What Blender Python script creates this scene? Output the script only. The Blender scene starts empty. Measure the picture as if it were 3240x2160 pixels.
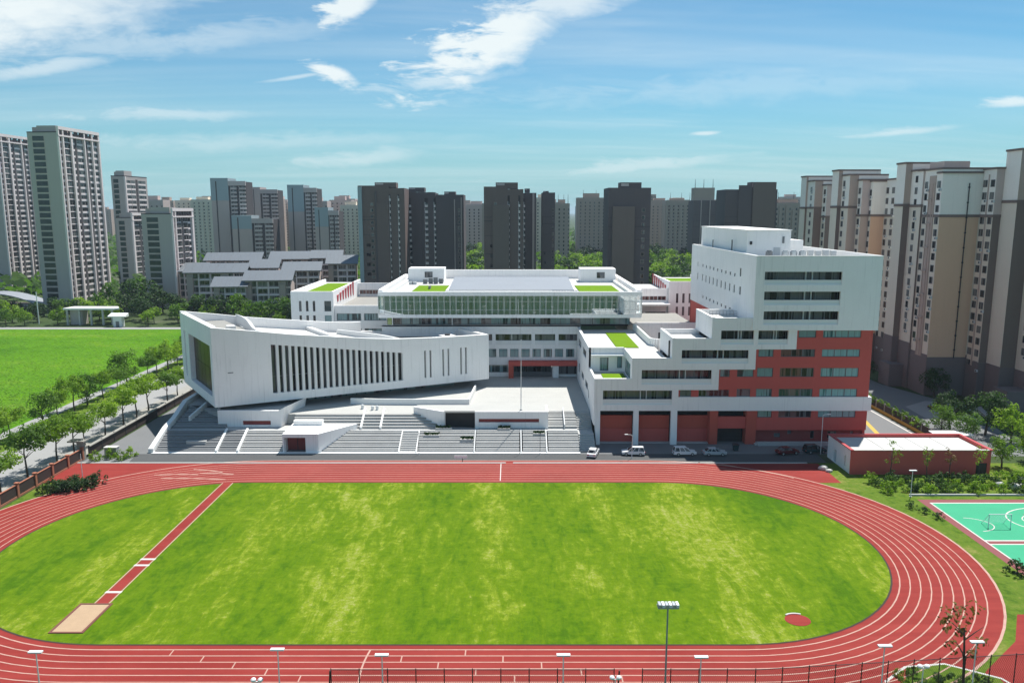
import bpy, math, random
from mathutils import Vector, Matrix
RND = random.Random(11)
S = bpy.context.scene
COL = S.collection
R = math.radians
PI = math.pi

# ---------------------------------------------------------------- camera, sky, sun, exposure
cd = bpy.data.cameras.new('camera')
cam = bpy.data.objects.new('camera', cd)
COL.objects.link(cam)
cam.location = (0, 0, 48)
cam.rotation_euler = (R(90 - 9.43), 0, 0)
cd.sensor_width = 36
cd.lens = 27.556
cd.clip_start = 1
cd.clip_end = 30000
S.camera = cam

SUN_EL, SUN_AZ = 64.0, 31.0          # degrees; azimuth from +Y towards +X
S.view_settings.view_transform = 'Standard'
S.view_settings.look = 'None'
S.view_settings.gamma = 1.0
S.view_settings.use_curve_mapping = False
S.view_settings.exposure = 0.92
S.cycles.use_denoising = True
S.cycles.max_bounces = 6
S.cycles.diffuse_bounces = 3
S.cycles.glossy_bounces = 3
S.cycles.transmission_bounces = 4
S.cycles.transparent_max_bounces = 8
S.cycles.volume_bounces = 0
S.cycles.caustics_reflective = False
S.cycles.caustics_refractive = False

sl = bpy.data.lights.new('sun', 'SUN')
sun = bpy.data.objects.new('sun', sl)
COL.objects.link(sun)
sl.energy = 3.7
sl.angle = R(0.53)
sl.color = (1.0, 0.965, 0.90)
sdir = Vector((math.cos(R(SUN_EL)) * math.sin(R(SUN_AZ)), math.cos(R(SUN_EL)) * math.cos(R(SUN_AZ)), math.sin(R(SUN_EL))))
sun.rotation_euler = sdir.to_track_quat('Z', 'Y').to_euler()
sun.location = (200, 300, 400)


class NT:
    """small node-tree writer"""
    def __init__(self, tree):
        self.t = tree
        tree.nodes.clear()

    def n(self, typ, ins=None, **kw):
        nd = self.t.nodes.new(typ)
        for k, v in kw.items():
            setattr(nd, k, v)
        for k, v in (ins or {}).items():
            sock = nd.inputs[k]
            if hasattr(v, 'bl_idname') or hasattr(v, 'outputs'):
                self.t.links.new(v.outputs[0] if hasattr(v, 'outputs') else v, sock)
            else:
                sock.default_value = v
        return nd

    def link(self, a, b):
        self.t.links.new(a, b)

    def math(self, op, a, b=0.0, c=None, clamp=False):
        nd = self.t.nodes.new('ShaderNodeMath')
        nd.operation = op
        nd.use_clamp = clamp
        for i, v in enumerate((a, b) if c is None else (a, b, c)):
            if isinstance(v, (int, float)):
                nd.inputs[i].default_value = v
            else:
                self.t.links.new(v, nd.inputs[i])
        return nd.outputs[0]

    def vmath(self, op, a, b=None):
        nd = self.t.nodes.new('ShaderNodeVectorMath')
        nd.operation = op
        for i, v in enumerate((a, b)):
            if v is None:
                continue
            if isinstance(v, tuple):
                nd.inputs[i].default_value = v
            else:
                self.t.links.new(v, nd.inputs[i])
        return nd.outputs[0]

    def mix(self, fac, a, b, blend='MIX'):
        nd = self.t.nodes.new('ShaderNodeMix')
        nd.data_type = 'RGBA'
        nd.blend_type = blend
        nd.clamp_factor = True
        for sock, v in ((nd.inputs[0], fac), (nd.inputs[6], a), (nd.inputs[7], b)):
            if isinstance(v, (int, float)):
                sock.default_value = v
            elif isinstance(v, tuple):
                sock.default_value = v if len(v) == 4 else (*v, 1)
            else:
                self.t.links.new(v, sock)
        return nd.outputs[2]

    def ramp(self, fac, lo, hi):
        """smooth 0..1 between lo and hi"""
        nd = self.t.nodes.new('ShaderNodeMapRange')
        nd.interpolation_type = 'SMOOTHSTEP'
        nd.inputs[1].default_value = lo
        nd.inputs[2].default_value = hi
        self.t.links.new(fac, nd.inputs[0])
        return nd.outputs[0]

    def noise(self, vec, scale, detail=3.0, rough=0.55, dist=0.0):
        nd = self.t.nodes.new('ShaderNodeTexNoise')
        nd.inputs['Scale'].default_value = scale
        nd.inputs['Detail'].default_value = detail
        nd.inputs['Roughness'].default_value = rough
        nd.inputs['Distortion'].default_value = dist
        if vec is not None:
            self.t.links.new(vec, nd.inputs['Vector'])
        return nd.outputs[0]


# world: physical sky with drifting cirrus
W = bpy.data.worlds.new('World')
S.world = W
W.use_nodes = True
W.cycles.sampling_method = 'MANUAL'
W.cycles.sample_map_resolution = 512
nt = NT(W.node_tree)
sky = nt.n('ShaderNodeTexSky', sky_type='NISHITA')
sky.sun_disc = False
sky.sun_elevation = R(SUN_EL)
sky.sun_rotation = R(SUN_AZ)
sky.altitude = 20
sky.air_density = 1.0
sky.dust_density = 0.1
sky.ozone_density = 3.0
tc = nt.n('ShaderNodeTexCoord')
gen = tc.outputs['Generated']
sp = nt.n('ShaderNodeSeparateXYZ', {0: gen})
dx, dy, dz = sp.outputs
# project the view direction on a cloud sheet
zz = nt.math('ADD', nt.math('MAXIMUM', dz, 0.0), 0.10)
px = nt.math('DIVIDE', dx, zz)
py = nt.math('DIVIDE', dy, zz)
cv = nt.n('ShaderNodeCombineXYZ', {0: px, 1: py}).outputs[0]
cvm = nt.n('ShaderNodeMapping', {'Vector': cv, 'Rotation': (0, 0, R(-14)), 'Scale': (0.26, 0.85, 1)}).outputs[0]
warp = nt.noise(cvm, 1.1, 3)
cvw = nt.vmath('ADD', cvm, nt.n('ShaderNodeCombineXYZ', {0: nt.math('MULTIPLY', warp, 1.1), 1: nt.math('MULTIPLY', warp, 0.5)}).outputs[0])
thin = nt.ramp(nt.noise(cvw, 1.5, 5, 0.62, 0.0), 0.47, 0.86)
band = nt.ramp(nt.noise(nt.vmath('MULTIPLY', cvm, (0.45, 1.3, 1)), 0.8, 4, 0.6), 0.38, 0.75)
cl = nt.math('MULTIPLY', nt.math('ADD', nt.math('MULTIPLY', thin, 0.30), nt.math('MULTIPLY', band, 0.26)), 1.0)


slx = nt.math('DIVIDE', dx, nt.math('MAXIMUM', dy, 0.05))
slz = nt.math('DIVIDE', dz, nt.math('MAXIMUM', dy, 0.05))
slv = nt.n('ShaderNodeCombineXYZ', {0: nt.math('MULTIPLY', slx, 9.0), 1: nt.math('MULTIPLY', slz, 36.0)}).outputs[0]
wisp = nt.math('SUBTRACT', nt.noise(slv, 1.3, 6, 0.66, 0.6), 0.5)          # feathered streaks
blob = nt.math('SUBTRACT', nt.noise(nt.vmath('MULTIPLY', slv, (1.6, 0.9, 1)), 1.6, 5, 0.6), 0.5)
front = nt.ramp(dy, 0.02, 0.2)


def cloud_patch(ax, ez, wx, wz, amp, tilt=0.0, soft=0.9, fray=1.0):
    """an isolated cloud around direction slopes ax (dx/dy) and ez (dz/dy); its edge is frayed by the streak noise"""
    sx = nt.math('ADD', nt.math('SUBTRACT', slx, ax), nt.math('MULTIPLY', wisp, wx * 1.1 * fray))
    sz = nt.math('ADD', nt.math('SUBTRACT', slz, ez), nt.math('MULTIPLY', blob, wz * 1.5 * fray))
    c_, s_ = math.cos(tilt), math.sin(tilt)
    u = nt.math('ADD', nt.math('MULTIPLY', sx, c_ / wx), nt.math('MULTIPLY', sz, s_ / wx))
    v = nt.math('SUBTRACT', nt.math('MULTIPLY', sz, c_ / wz), nt.math('MULTIPLY', sx, s_ / wz))
    d = nt.math('SQRT', nt.math('ADD', nt.math('MULTIPLY', u, u), nt.math('MULTIPLY', v, v)))
    m = nt.math('ADD', d, nt.math('MULTIPLY', wisp, -2.3 * fray))
    return nt.math('MULTIPLY', nt.math('MULTIPLY', nt.ramp(m, 1.0 + 0.35 * soft, 1.0 - soft), front), amp)


# big streaky cloud, its small companions, the bright bank towards the north-west, thin bands
for args in [(-0.030, 0.198, 0.120, 0.036, 0.95, R(28), 0.7, 1.0),
             (0.045, 0.244, 0.11, 0.024, 0.75, R(8), 0.9, 1.0),
             (-0.095, 0.156, 0.10, 0.010, 0.6, R(6), 0.9, 1.0),
             (-0.224, 0.168, 0.038, 0.011, 0.92, R(-18), 0.6, 0.95),
             (-0.262, 0.162, 0.050, 0.003, 0.5, R(8), 0.9, 0.6),
             (-0.198, 0.246, 0.042, 0.020, 0.92, R(30), 0.6, 0.95),
             (-0.62, 0.235, 0.27, 0.060, 0.95, R(9), 1.0, 0.8),
             (-0.40, 0.205, 0.26, 0.022, 0.40, R(5), 1.0, 1.0),
             (-0.57, 0.172, 0.11, 0.010, 0.55, R(9), 0.9, 0.8),
             (-0.43, 0.118, 0.17, 0.009, 0.45, R(0), 0.8, 0.8),
             (-0.33, 0.085, 0.30, 0.012, 0.30, R(1), 1.0, 1.0),
             (-0.204, 0.064, 0.10, 0.012, 0.42, R(4), 0.9, 1.0),
             (0.165, 0.056, 0.15, 0.009, 0.45, R(5), 0.9, 1.0),
             (0.477, 0.096, 0.08, 0.005, 0.5, R(5), 0.9, 0.8),
             (0.613, 0.131, 0.05, 0.007, 0.75, R(4), 0.8, 0.8),
             (0.239, 0.095, 0.020, 0.003, 0.6, R(4), 0.7, 0.6),
             (0.30, 0.15, 0.40, 0.020, 0.25, R(3), 1.0, 1.0)]:
    cl = nt.math('MAXIMUM', cl, cloud_patch(*args))
cl = nt.math('MULTIPLY', cl, nt.ramp(dz, -0.01, 0.05), clamp=True)
skyc = nt.mix(1.0, sky.outputs[0], (0.55, 0.91, 0.96), 'MULTIPLY')
skyc = nt.mix(nt.math('MULTIPLY', nt.ramp(dz, 0.17, -0.01), 0.85), skyc, (2.9, 5.2, 6.0, 1))   # pale summer haze low over the horizon
cloudc = (8.2, 8.9, 9.0)
full = nt.mix(cl, skyc, cloudc)
bg = nt.n('ShaderNodeBackground', {'Color': full, 'Strength': 0.058})
ow = nt.n('ShaderNodeOutputWorld')
nt.link(bg.outputs[0], ow.inputs['Surface'])

# ---------------------------------------------------------------- materials
MATS = {}


def principled(name, rough=0.8, metal=0.0, spec=0.5):
    m = bpy.data.materials.new(name)
    m.use_nodes = True
    t = NT(m.node_tree)
    b = t.n('ShaderNodeBsdfPrincipled', {'Roughness': rough, 'Metallic': metal, 'Specular IOR Level': spec})
    o = t.n('ShaderNodeOutputMaterial')
    t.link(b.outputs[0], o.inputs['Surface'])
    MATS[name] = m
    return m, t, b


def M(name, col, rough=0.8, var=0.10, scale=0.4, fine=6.0, bump=0.0, metal=0.0, spec=0.4, rnd=0.0, streak=0.0):
    """painted or mineral surface: world-space mottling, optional per-object tone, run-off streaks, relief"""
    m, t, b = principled(name, rough, metal, spec)
    pos = t.n('ShaderNodeNewGeometry').outputs['Position']
    n1 = t.noise(pos, scale, 5, 0.6)
    n2 = t.noise(pos, fine, 3, 0.6)
    f = t.math('ADD', t.math('MULTIPLY', t.math('SUBTRACT', n1, 0.5), 2.2 * var), t.math('MULTIPLY', t.math('SUBTRACT', n2, 0.5), 0.9 * var))
    if streak:
        st = t.noise(t.vmath('MULTIPLY', pos, (2.2, 2.2, 0.10)), 1.0, 4, 0.6)
        f = t.math('SUBTRACT', f, t.math('MULTIPLY', t.ramp(st, 0.52, 0.78), streak))
    if rnd:
        oi = t.n('ShaderNodeObjectInfo').outputs['Random']
        f = t.math('ADD', f, t.math('MULTIPLY', t.math('SUBTRACT', oi, 0.5), 2 * rnd))
    k = t.math('ADD', f, 1.0)
    c = t.mix(1.0, (*col, 1), t.n('ShaderNodeCombineColor', {0: k, 1: k, 2: k}).outputs[0], 'MULTIPLY')
    t.link(c, b.inputs['Base Color'])
    if bump:
        bp = t.n('ShaderNodeBump', {'Strength': bump, 'Distance': 0.05, 'Height': n2})
        t.link(bp.outputs[0], b.inputs['Normal'])
    return m


def glass_mat(name, lo, hi, rough=0.06, curtain=(0.35, 0.42, 0.42), amount=0.0, stretch=1.2):
    """opaque-looking window glass: dark room or curtain behind a glossy pane, different in every window"""
    m, t, b = principled(name, rough, 0.0, 0.5)
    oi = t.n('ShaderNodeObjectInfo').outputs['Random']
    pos = t.n('ShaderNodeNewGeometry').outputs['Position']
    off = t.vmath('ADD', t.vmath('MULTIPLY', pos, (stretch, stretch, 0.04)), t.n('ShaderNodeCombineXYZ', {0: t.math('MULTIPLY', oi, 37.0), 1: oi, 2: 0.0}).outputs[0])
    w = t.noise(off, 1.0, 2, 0.5)
    c = t.mix(oi, (*lo, 1), (*hi, 1))
    if amount:
        k = t.ramp(t.math('ADD', w, t.math('MULTIPLY', oi, 0.18)), 0.66 - amount * 0.3, 0.72 - amount * 0.3)
        folds = t.noise(t.vmath('MULTIPLY', pos, (7.0, 7.0, 0.1)), 1.0, 1)
        cc = t.mix(folds, (*[x * 0.55 for x in curtain], 1), (*curtain, 1))
        c = t.mix(k, c, cc)
    t.link(c, b.inputs['Base Color'])
    return m


WHITE = M('white_render', (0.92, 0.90, 0.885), 0.75, 0.06, 0.14, 2.5, spec=0.25, streak=0.15)
WHITE2 = M('white_coping', (0.80, 0.80, 0.785), 0.7, 0.04, 0.3, 4.0, spec=0.25)
ROOFW = M('roof_membrane', (0.52, 0.52, 0.505), 0.85, 0.09, 0.16, 2.0, spec=0.2)
ROOFG = M('roof_grey_sheet', (0.25, 0.27, 0.30), 0.5, 0.06, 0.15, 2.0, spec=0.4)
ROOFTAN = M('roof_tan_deck', (0.27, 0.265, 0.245), 0.85, 0.10, 0.3, 3.0)
DECK = M('plaza_paving', (0.43, 0.43, 0.41), 0.8, 0.08, 0.25, 3.0, spec=0.25)
STEPC = M('step_concrete', (0.44, 0.44, 0.43), 0.85, 0.13, 0.5, 5.0, spec=0.2)
STEPSHADE = M('step_painted_shade', (0.26, 0.265, 0.27), 0.8, 0.12, 0.4, 4.0, spec=0.3)  # darker grey puts the shade at the left end into the step colour
STEPD = M('step_dark_grey', (0.16, 0.162, 0.165), 0.85, 0.15, 0.5, 5.0, spec=0.2)  # also colours the strips painted as shadow under the step nosings
REDW = M('red_render', (0.57, 0.108, 0.088), 0.8, 0.07, 0.25, 3.0, spec=0.25, streak=0.07)
REDW2 = M('red_render_bright', (0.50, 0.098, 0.068), 0.8, 0.07, 0.25, 3.0, spec=0.25, streak=0.05)
REDD = M('red_panel_dark', (0.27, 0.058, 0.054), 0.7, 0.08, 0.3, 3.0, spec=0.3)
REDTRIM = M('red_coping', (0.42, 0.05, 0.06), 0.6, 0.06, 0.3, 3.0)
DARK = M('dark_metal', (0.025, 0.025, 0.028), 0.5, 0.15, 1.0, 8.0)
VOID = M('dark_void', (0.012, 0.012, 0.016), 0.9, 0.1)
FRAME = M('window_frame_grey', (0.16, 0.17, 0.18), 0.5, 0.1)
FRAMEW = M('window_frame_pale', (0.55, 0.57, 0.58), 0.5, 0.06)
METAL = M('galvanised_metal', (0.48, 0.50, 0.52), 0.38, 0.1, 1.0, 6.0, metal=0.6)
METALW = M('white_painted_metal', (0.78, 0.78, 0.78), 0.45, 0.05)
POLEB = M('blue_grey_pole', (0.25, 0.33, 0.38), 0.45, 0.08, metal=0.3)
LAWN = M('roof_turf', (0.13, 0.235, 0.006), 0.95, 0.16, 0.6, 9.0, bump=0.5, spec=0.1)
GLASS_T = glass_mat('glass_teal', (0.012, 0.035, 0.040), (0.03, 0.09, 0.10), 0.06, (0.25, 0.40, 0.42), 0.55)
GLASS_D = glass_mat('glass_dark', (0.008, 0.009, 0.013), (0.026, 0.028, 0.036), 0.06, (0.17, 0.18, 0.19), 0.42)
GLASS_C = glass_mat('glass_curtained', (0.03, 0.10, 0.115), (0.06, 0.18, 0.20), 0.07, (0.32, 0.55, 0.57), 0.9)
GLASS_G = glass_mat('glass_green_tint', (0.010, 0.026, 0.024), (0.022, 0.045, 0.04), 0.2, (0.035, 0.055, 0.05), 0.2, 0.3)
GLASS_R = glass_mat('glass_residential', (0.008, 0.009, 0.011), (0.035, 0.038, 0.042), 0.08, (0.22, 0.22, 0.21), 0.3)
GLASS_B = glass_mat('glass_brown', (0.02, 0.014, 0.014), (0.05, 0.03, 0.026), 0.07, (0.22, 0.11, 0.10), 0.5)


GLASS_END = M('end_window_tint', (0.055, 0.026, 0.020), 0.35, 0.5, 0.12, 1.0, spec=0.25)
GLASS_END2 = M('end_window_olive', (0.075, 0.062, 0.018), 0.35, 0.4, 0.12, 1.0, spec=0.25)


def clear_glass(name, tint, refl):
    m = bpy.data.materials.new(name)
    m.use_nodes = True
    t = NT(m.node_tree)
    tr = t.n('ShaderNodeBsdfTransparent', {'Color': (*tint, 1)})
    gl = t.n('ShaderNodeBsdfGlossy', {'Color': (0.95, 1, 1, 1), 'Roughness': 0.02})
    fr = t.n('ShaderNodeFresnel', {'IOR': 1.5})
    k = t.math('ADD', t.math('MULTIPLY', fr.outputs[0], 0.9), refl, clamp=True)
    mx = t.n('ShaderNodeMixShader', {0: k})
    t.link(tr.outputs[0], mx.inputs[1])
    t.link(gl.outputs[0], mx.inputs[2])
    o = t.n('ShaderNodeOutputMaterial')
    t.link(mx.outputs[0], o.inputs['Surface'])
    return m


CLEAR = clear_glass('clear_glass', (0.88, 0.94, 0.96), 0.20)
CLEARD = clear_glass('clear_rail_glass', (0.80, 0.90, 0.90), 0.08)


def leaf_mat(name, a, b_, trans=0.35):
    m = bpy.data.materials.new(name)
    m.use_nodes = True
    t = NT(m.node_tree)
    oi = t.n('ShaderNodeObjectInfo').outputs['Random']
    pos = t.n('ShaderNodeNewGeometry').outputs['Position']
    ri = t.n('ShaderNodeNewGeometry').outputs['Random Per Island']
    f = t.math('ADD', t.math('MULTIPLY', t.noise(pos, 0.5, 3), 0.45), t.math('ADD', t.math('MULTIPLY', oi, 0.45), t.math('MULTIPLY', ri, 0.35)))
    c = t.mix(t.ramp(f, 0.2, 1.05), (*a, 1), (*b_, 1))
    d = t.n('ShaderNodeBsdfPrincipled', {'Base Color': c, 'Roughness': 0.6, 'Specular IOR Level': 0.25})
    tl = t.n('ShaderNodeBsdfTranslucent', {'Color': t.mix(1.0, c, (1.25, 1.35, 0.6, 1), 'MULTIPLY')})
    mx = t.n('ShaderNodeMixShader', {0: trans})
    t.link(d.outputs[0], mx.inputs[1])
    t.link(tl.outputs[0], mx.inputs[2])
    o = t.n('ShaderNodeOutputMaterial')
    t.link(mx.outputs[0], o.inputs['Surface'])
    return m


LEAF_DARK = leaf_mat('leaf_dark_green', (0.016, 0.042, 0.012), (0.045, 0.10, 0.020))
LEAF_MID = leaf_mat('leaf_mid_green', (0.052, 0.118, 0.016), (0.13, 0.235, 0.030), .45)
LEAF_LIGHT = leaf_mat('leaf_yellow_green', (0.105, 0.20, 0.014), (0.24, 0.37, 0.032), .48)
LEAF_DRY = leaf_mat('leaf_reddish', (0.16, 0.07, 0.02), (0.14, 0.16, 0.03))
BARK = M('bark', (0.085, 0.068, 0.052), 0.95, 0.3, 1.0, 8.0, bump=0.4)
BARKP = M('pale_bark', (0.20, 0.18, 0.15), 0.95, 0.25, 1.0, 8.0, bump=0.4)

# ---------------------------------------------------------------- mesh helpers
WT = {}       # world translation of every object that may be a parent
ZERO = Vector((0, 0, 0))


class MB:
    """collects faces; build() links them as ONE mesh object"""
    def __init__(self):
        self.v, self.f, self.m = [], [], []

    def hexa(self, p, mi=0):
        o = len(self.v)
        self.v += [tuple(q) for q in p]
        for a in ((3, 2, 1, 0), (4, 5, 6, 7), (0, 1, 5, 4), (1, 2, 6, 5), (2, 3, 7, 6), (3, 0, 4, 7)):
            self.f.append([o + i for i in a])
            self.m.append(mi)
        return self

    def box(self, x0, x1, y0, y1, z0, z1, mi=0):
        return self.hexa([(x0, y0, z0), (x1, y0, z0), (x1, y1, z0), (x0, y1, z0), (x0, y0, z1), (x1, y0, z1), (x1, y1, z1), (x0, y1, z1)], mi)

    def prism(self, poly, z0, z1, mi=0, mt=None):
        """counter-clockwise plan outline; z0 / z1 numbers or one value per corner"""
        n = len(poly)
        a = z0 if isinstance(z0, (list, tuple)) else [z0] * n
        b = z1 if isinstance(z1, (list, tuple)) else [z1] * n
        o = len(self.v)
        self.v += [(p[0], p[1], a[i]) for i, p in enumerate(poly)] + [(p[0], p[1], b[i]) for i, p in enumerate(poly)]
        self.f.append([o + i for i in reversed(range(n))]); self.m.append(mi)
        self.f.append([o + n + i for i in range(n)]); self.m.append(mi if mt is None else mt)
        for i in range(n):
            j = (i + 1) % n
            self.f.append([o + i, o + j, o + n + j, o + n + i]); self.m.append(mi)
        return self

    def quad(self, pts, mi=0):
        o = len(self.v)
        self.v += [tuple(q) for q in pts]
        self.f.append(list(range(o, o + len(pts)))); self.m.append(mi)
        return self

    def tube(self, p0, p1, r0, r1=None, n=8, mi=0, cap=True):
        r1 = r0 if r1 is None else r1
        p0, p1 = Vector(p0), Vector(p1)
        d = (p1 - p0).normalized()
        a = d.orthogonal().normalized(); b = d.cross(a)
        o = len(self.v)
        for p, r in ((p0, r0), (p1, r1)):
            for i in range(n):
                t = 2 * PI * i / n
                self.v.append(tuple(p + a * (r * math.cos(t)) + b * (r * math.sin(t))))
        for i in range(n):
            j = (i + 1) % n
            self.f.append([o + i, o + j, o + n + j, o + n + i]); self.m.append(mi)
        if cap:
            self.f.append([o + i for i in reversed(range(n))]); self.m.append(mi)
            self.f.append([o + n + i for i in range(n)]); self.m.append(mi)
        return self

    def path(self, pts, rs, n=6, mi=0):
        for i in range(len(pts) - 1):
            self.tube(pts[i], pts[i + 1], rs[i], rs[i + 1], n, mi, cap=(i == len(pts) - 2))
        return self

    def ball(self, c, rx, ry, rz, mi=0, nu=8, nv=5):
        o = len(self.v)
        for i in range(nv + 1):
            ph = PI * i / nv
            for j in range(nu):
                th = 2 * PI * j / nu
                self.v.append((c[0] + rx * math.sin(ph) * math.cos(th), c[1] + ry * math.sin(ph) * math.sin(th), c[2] + rz * math.cos(ph)))
        for i in range(nv):
            for j in range(nu):
                k = (j + 1) % nu
                self.f.append([o + i * nu + j, o + (i + 1) * nu + j, o + (i + 1) * nu + k, o + i * nu + k]); self.m.append(mi)
        return self

    def wall(self, P0, d, L, z0, z1, holes=(), t=0.5, mi=0):
        """straight wall from P0 along unit plan direction d, outer face on the right-hand normal side; holes (s0,s1,za,zb) are real openings"""
        nx, ny = d[1], -d[0]
        us = sorted({0.0, L, *[h[0] for h in holes], *[h[1] for h in holes]})
        for u0, u1 in zip(us, us[1:]):
            if u1 - u0 < 1e-5:
                continue
            um = (u0 + u1) / 2
            cuts = sorted((h[2], h[3]) for h in holes if h[0] < um < h[1])
            lo = z0
            spans = []
            for a, b in cuts:
                if a > lo:
                    spans.append((lo, a))
                lo = max(lo, b)
            if lo < z1:
                spans.append((lo, z1))
            ax, ay = P0[0] + d[0] * u0, P0[1] + d[1] * u0
            bx, by = P0[0] + d[0] * u1, P0[1] + d[1] * u1
            for a, b in spans:
                self.hexa([(ax, ay, a), (bx, by, a), (bx - nx * t, by - ny * t, a), (ax - nx * t, ay - ny * t, a),
                           (ax, ay, b), (bx, by, b), (bx - nx * t, by - ny * t, b), (ax - nx * t, ay - ny * t, b)], mi)
        return self

    def mesh(self, name, mats):
        me = bpy.data.meshes.new(name)
        me.from_pydata(self.v, [], self.f)
        for m in (mats if isinstance(mats, (list, tuple)) else [mats]):
            me.materials.append(m)
        if any(self.m):
            me.polygons.foreach_set('material_index', self.m)
        me.update()
        return me

    def build(self, name, mats, parent=None, smooth=False, local=False):
        return place(name, self.mesh(name, mats), parent, ZERO if not local else None, smooth)


def place(name, me, parent=None, world=ZERO, smooth=False, rz=0.0, scale=None):
    """link a mesh so that its origin is at WORLD (None: at its parent's origin)"""
    o = bpy.data.objects.new(name, me)
    COL.objects.link(o)
    if smooth:
        me.polygons.foreach_set('use_smooth', [True] * len(me.polygons))
    pw = ZERO
    if parent is not None:
        o.parent = parent
        pw = WT[parent]
    w = pw if world is None else Vector(world)
    o.location = w - pw
    WT[o] = w
    if rz:
        o.rotation_euler.z = rz
    if scale:
        o.scale = scale
    return o


def tag(o, label=None, cat=None, group=None, kind=None):
    for k, v in (('label', label), ('category', cat), ('group', group), ('kind', kind)):
        if v:
            o[k] = v
    return o


def thing(name, label, cat, loc=(0, 0, 0), group=None, rz=0.0):
    o = bpy.data.objects.new(name, None)
    COL.objects.link(o)
    o.empty_display_size = 0.5
    o.location = loc
    o.rotation_euler.z = rz
    WT[o] = Vector(loc)
    return tag(o, label, cat, group)


def struct(name, mb, mats, label=None, parent=None):
    o = mb.build(name, mats, parent)
    if parent is None:
        o['kind'] = 'structure'
    if label:
        o['label'] = label
    return o


def copy_tree(o, parent=None):
    c = o.copy()
    COL.objects.link(c)
    c.parent = parent
    WT[c] = WT.get(o, ZERO).copy()
    for ch in list(o.children):
        copy_tree(ch, c)
    return c


_WIN = {}


def win_mesh(w, h, glass, frame, bars, spandrel=None, fw=0.09):
    """a window unit seen from outside: frame, pane(s) with mullions, optional panel below; x along the wall, outside is -y"""
    key = (round(w, 2), round(h, 2), glass.name, frame.name, bars, spandrel and (spandrel[0].name, round(spandrel[1], 2)))
    if key not in _WIN:
        b = MB()
        b.box(0, w, -0.02, 0.10, 0, h, 0)
        b.box(-fw, 0, -0.07, 0.1, -fw, h + fw, 1).box(w, w + fw, -0.07, 0.1, -fw, h + fw, 1)
        b.box(0, w, -0.07, 0.1, -fw, 0, 1).box(0, w, -0.07, 0.1, h, h + fw, 1)
        for i in range(1, bars + 1):
            x = w * i / (bars + 1)
            b.box(x - fw * 0.4, x + fw * 0.4, -0.05, -0.02, 0, h, 1)
        mats = [glass, frame]
        if spandrel:
            b.box(-fw, w + fw, -0.12, 0.1, -fw - spandrel[1], -fw, 2)
            mats.append(spandrel[0])
        _WIN[key] = b.mesh('window', mats)
    return _WIN[key]


def win(parent, P0, d, s, z, w, h, glass=None, frame=None, bars=1, inset=0.0, spandrel=None, name='window'):
    nx, ny = d[1], -d[0]
    x = P0[0] + d[0] * s - nx * inset
    y = P0[1] + d[1] * s - ny * inset
    return place(name, win_mesh(w, h, glass or GLASS_T, frame or FRAME, bars, spandrel), parent, (x, y, z), rz=math.atan2(d[1], d[0]))


FR = (1.0, 0.0)       # wall facing the camera side (-y), read left to right
LF = (0.0, -1.0)      # wall facing -x
RT = (0.0, 1.0)       # wall facing +x
# ---------------------------------------------------------------- ground surfaces
def grass_mat(name, cols, patch=0.05, streak=None, straw=0.0, bump=0.6, fine=2.4, strawc=(0.30, 0.26, 0.10), grain=0.76):
    m, t, b = principled(name, 0.95, 0, 0.1)
    pos = t.n('ShaderNodeNewGeometry').outputs['Position']
    n1 = t.noise(pos, patch, 6, 0.62, 0.6)
    n2 = t.noise(pos, patch * 7, 5, 0.65)
    n3 = t.noise(pos, fine, 4, 0.7)
    f = t.math('ADD', t.math('MULTIPLY', n1, 0.55), t.math('MULTIPLY', n2, 0.45))
    if streak:
        sv = t.vmath('MULTIPLY', pos, streak)
        f = t.math('ADD', t.math('MULTIPLY', f, 0.45), t.math('MULTIPLY', t.noise(sv, 1.0, 5, 0.6, 0.8), 0.55))
    c = t.mix(t.ramp(f, 0.38, 0.50), (*cols[0], 1), (*cols[1], 1))
    c = t.mix(t.ramp(f, 0.50, 0.66), c, (*cols[2], 1))
    if straw:
        k = t.math('MULTIPLY', t.ramp(t.math('ADD', t.math('MULTIPLY', f, 0.6), t.math('MULTIPLY', t.noise(pos, patch * 16, 5, 0.75), 0.4)), 0.54, 0.68), straw)
        c = t.mix(k, c, (*strawc, 1))
    kk = t.math('ADD', 1.0 - grain / 2, t.math('MULTIPLY', n3, grain))
    c = t.mix(1.0, c, t.n('ShaderNodeCombineColor', {0: kk, 1: kk, 2: kk}).outputs[0], 'MULTIPLY')
    t.link(c, b.inputs['Base Color'])
    h = t.math('ADD', t.math('MULTIPLY', n3, 0.6), t.math('MULTIPLY', n2, 0.8))
    t.link(t.n('ShaderNodeBump', {'Strength': bump, 'Distance': 0.25, 'Height': h}).outputs[0], b.inputs['Normal'])
    return m


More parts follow.
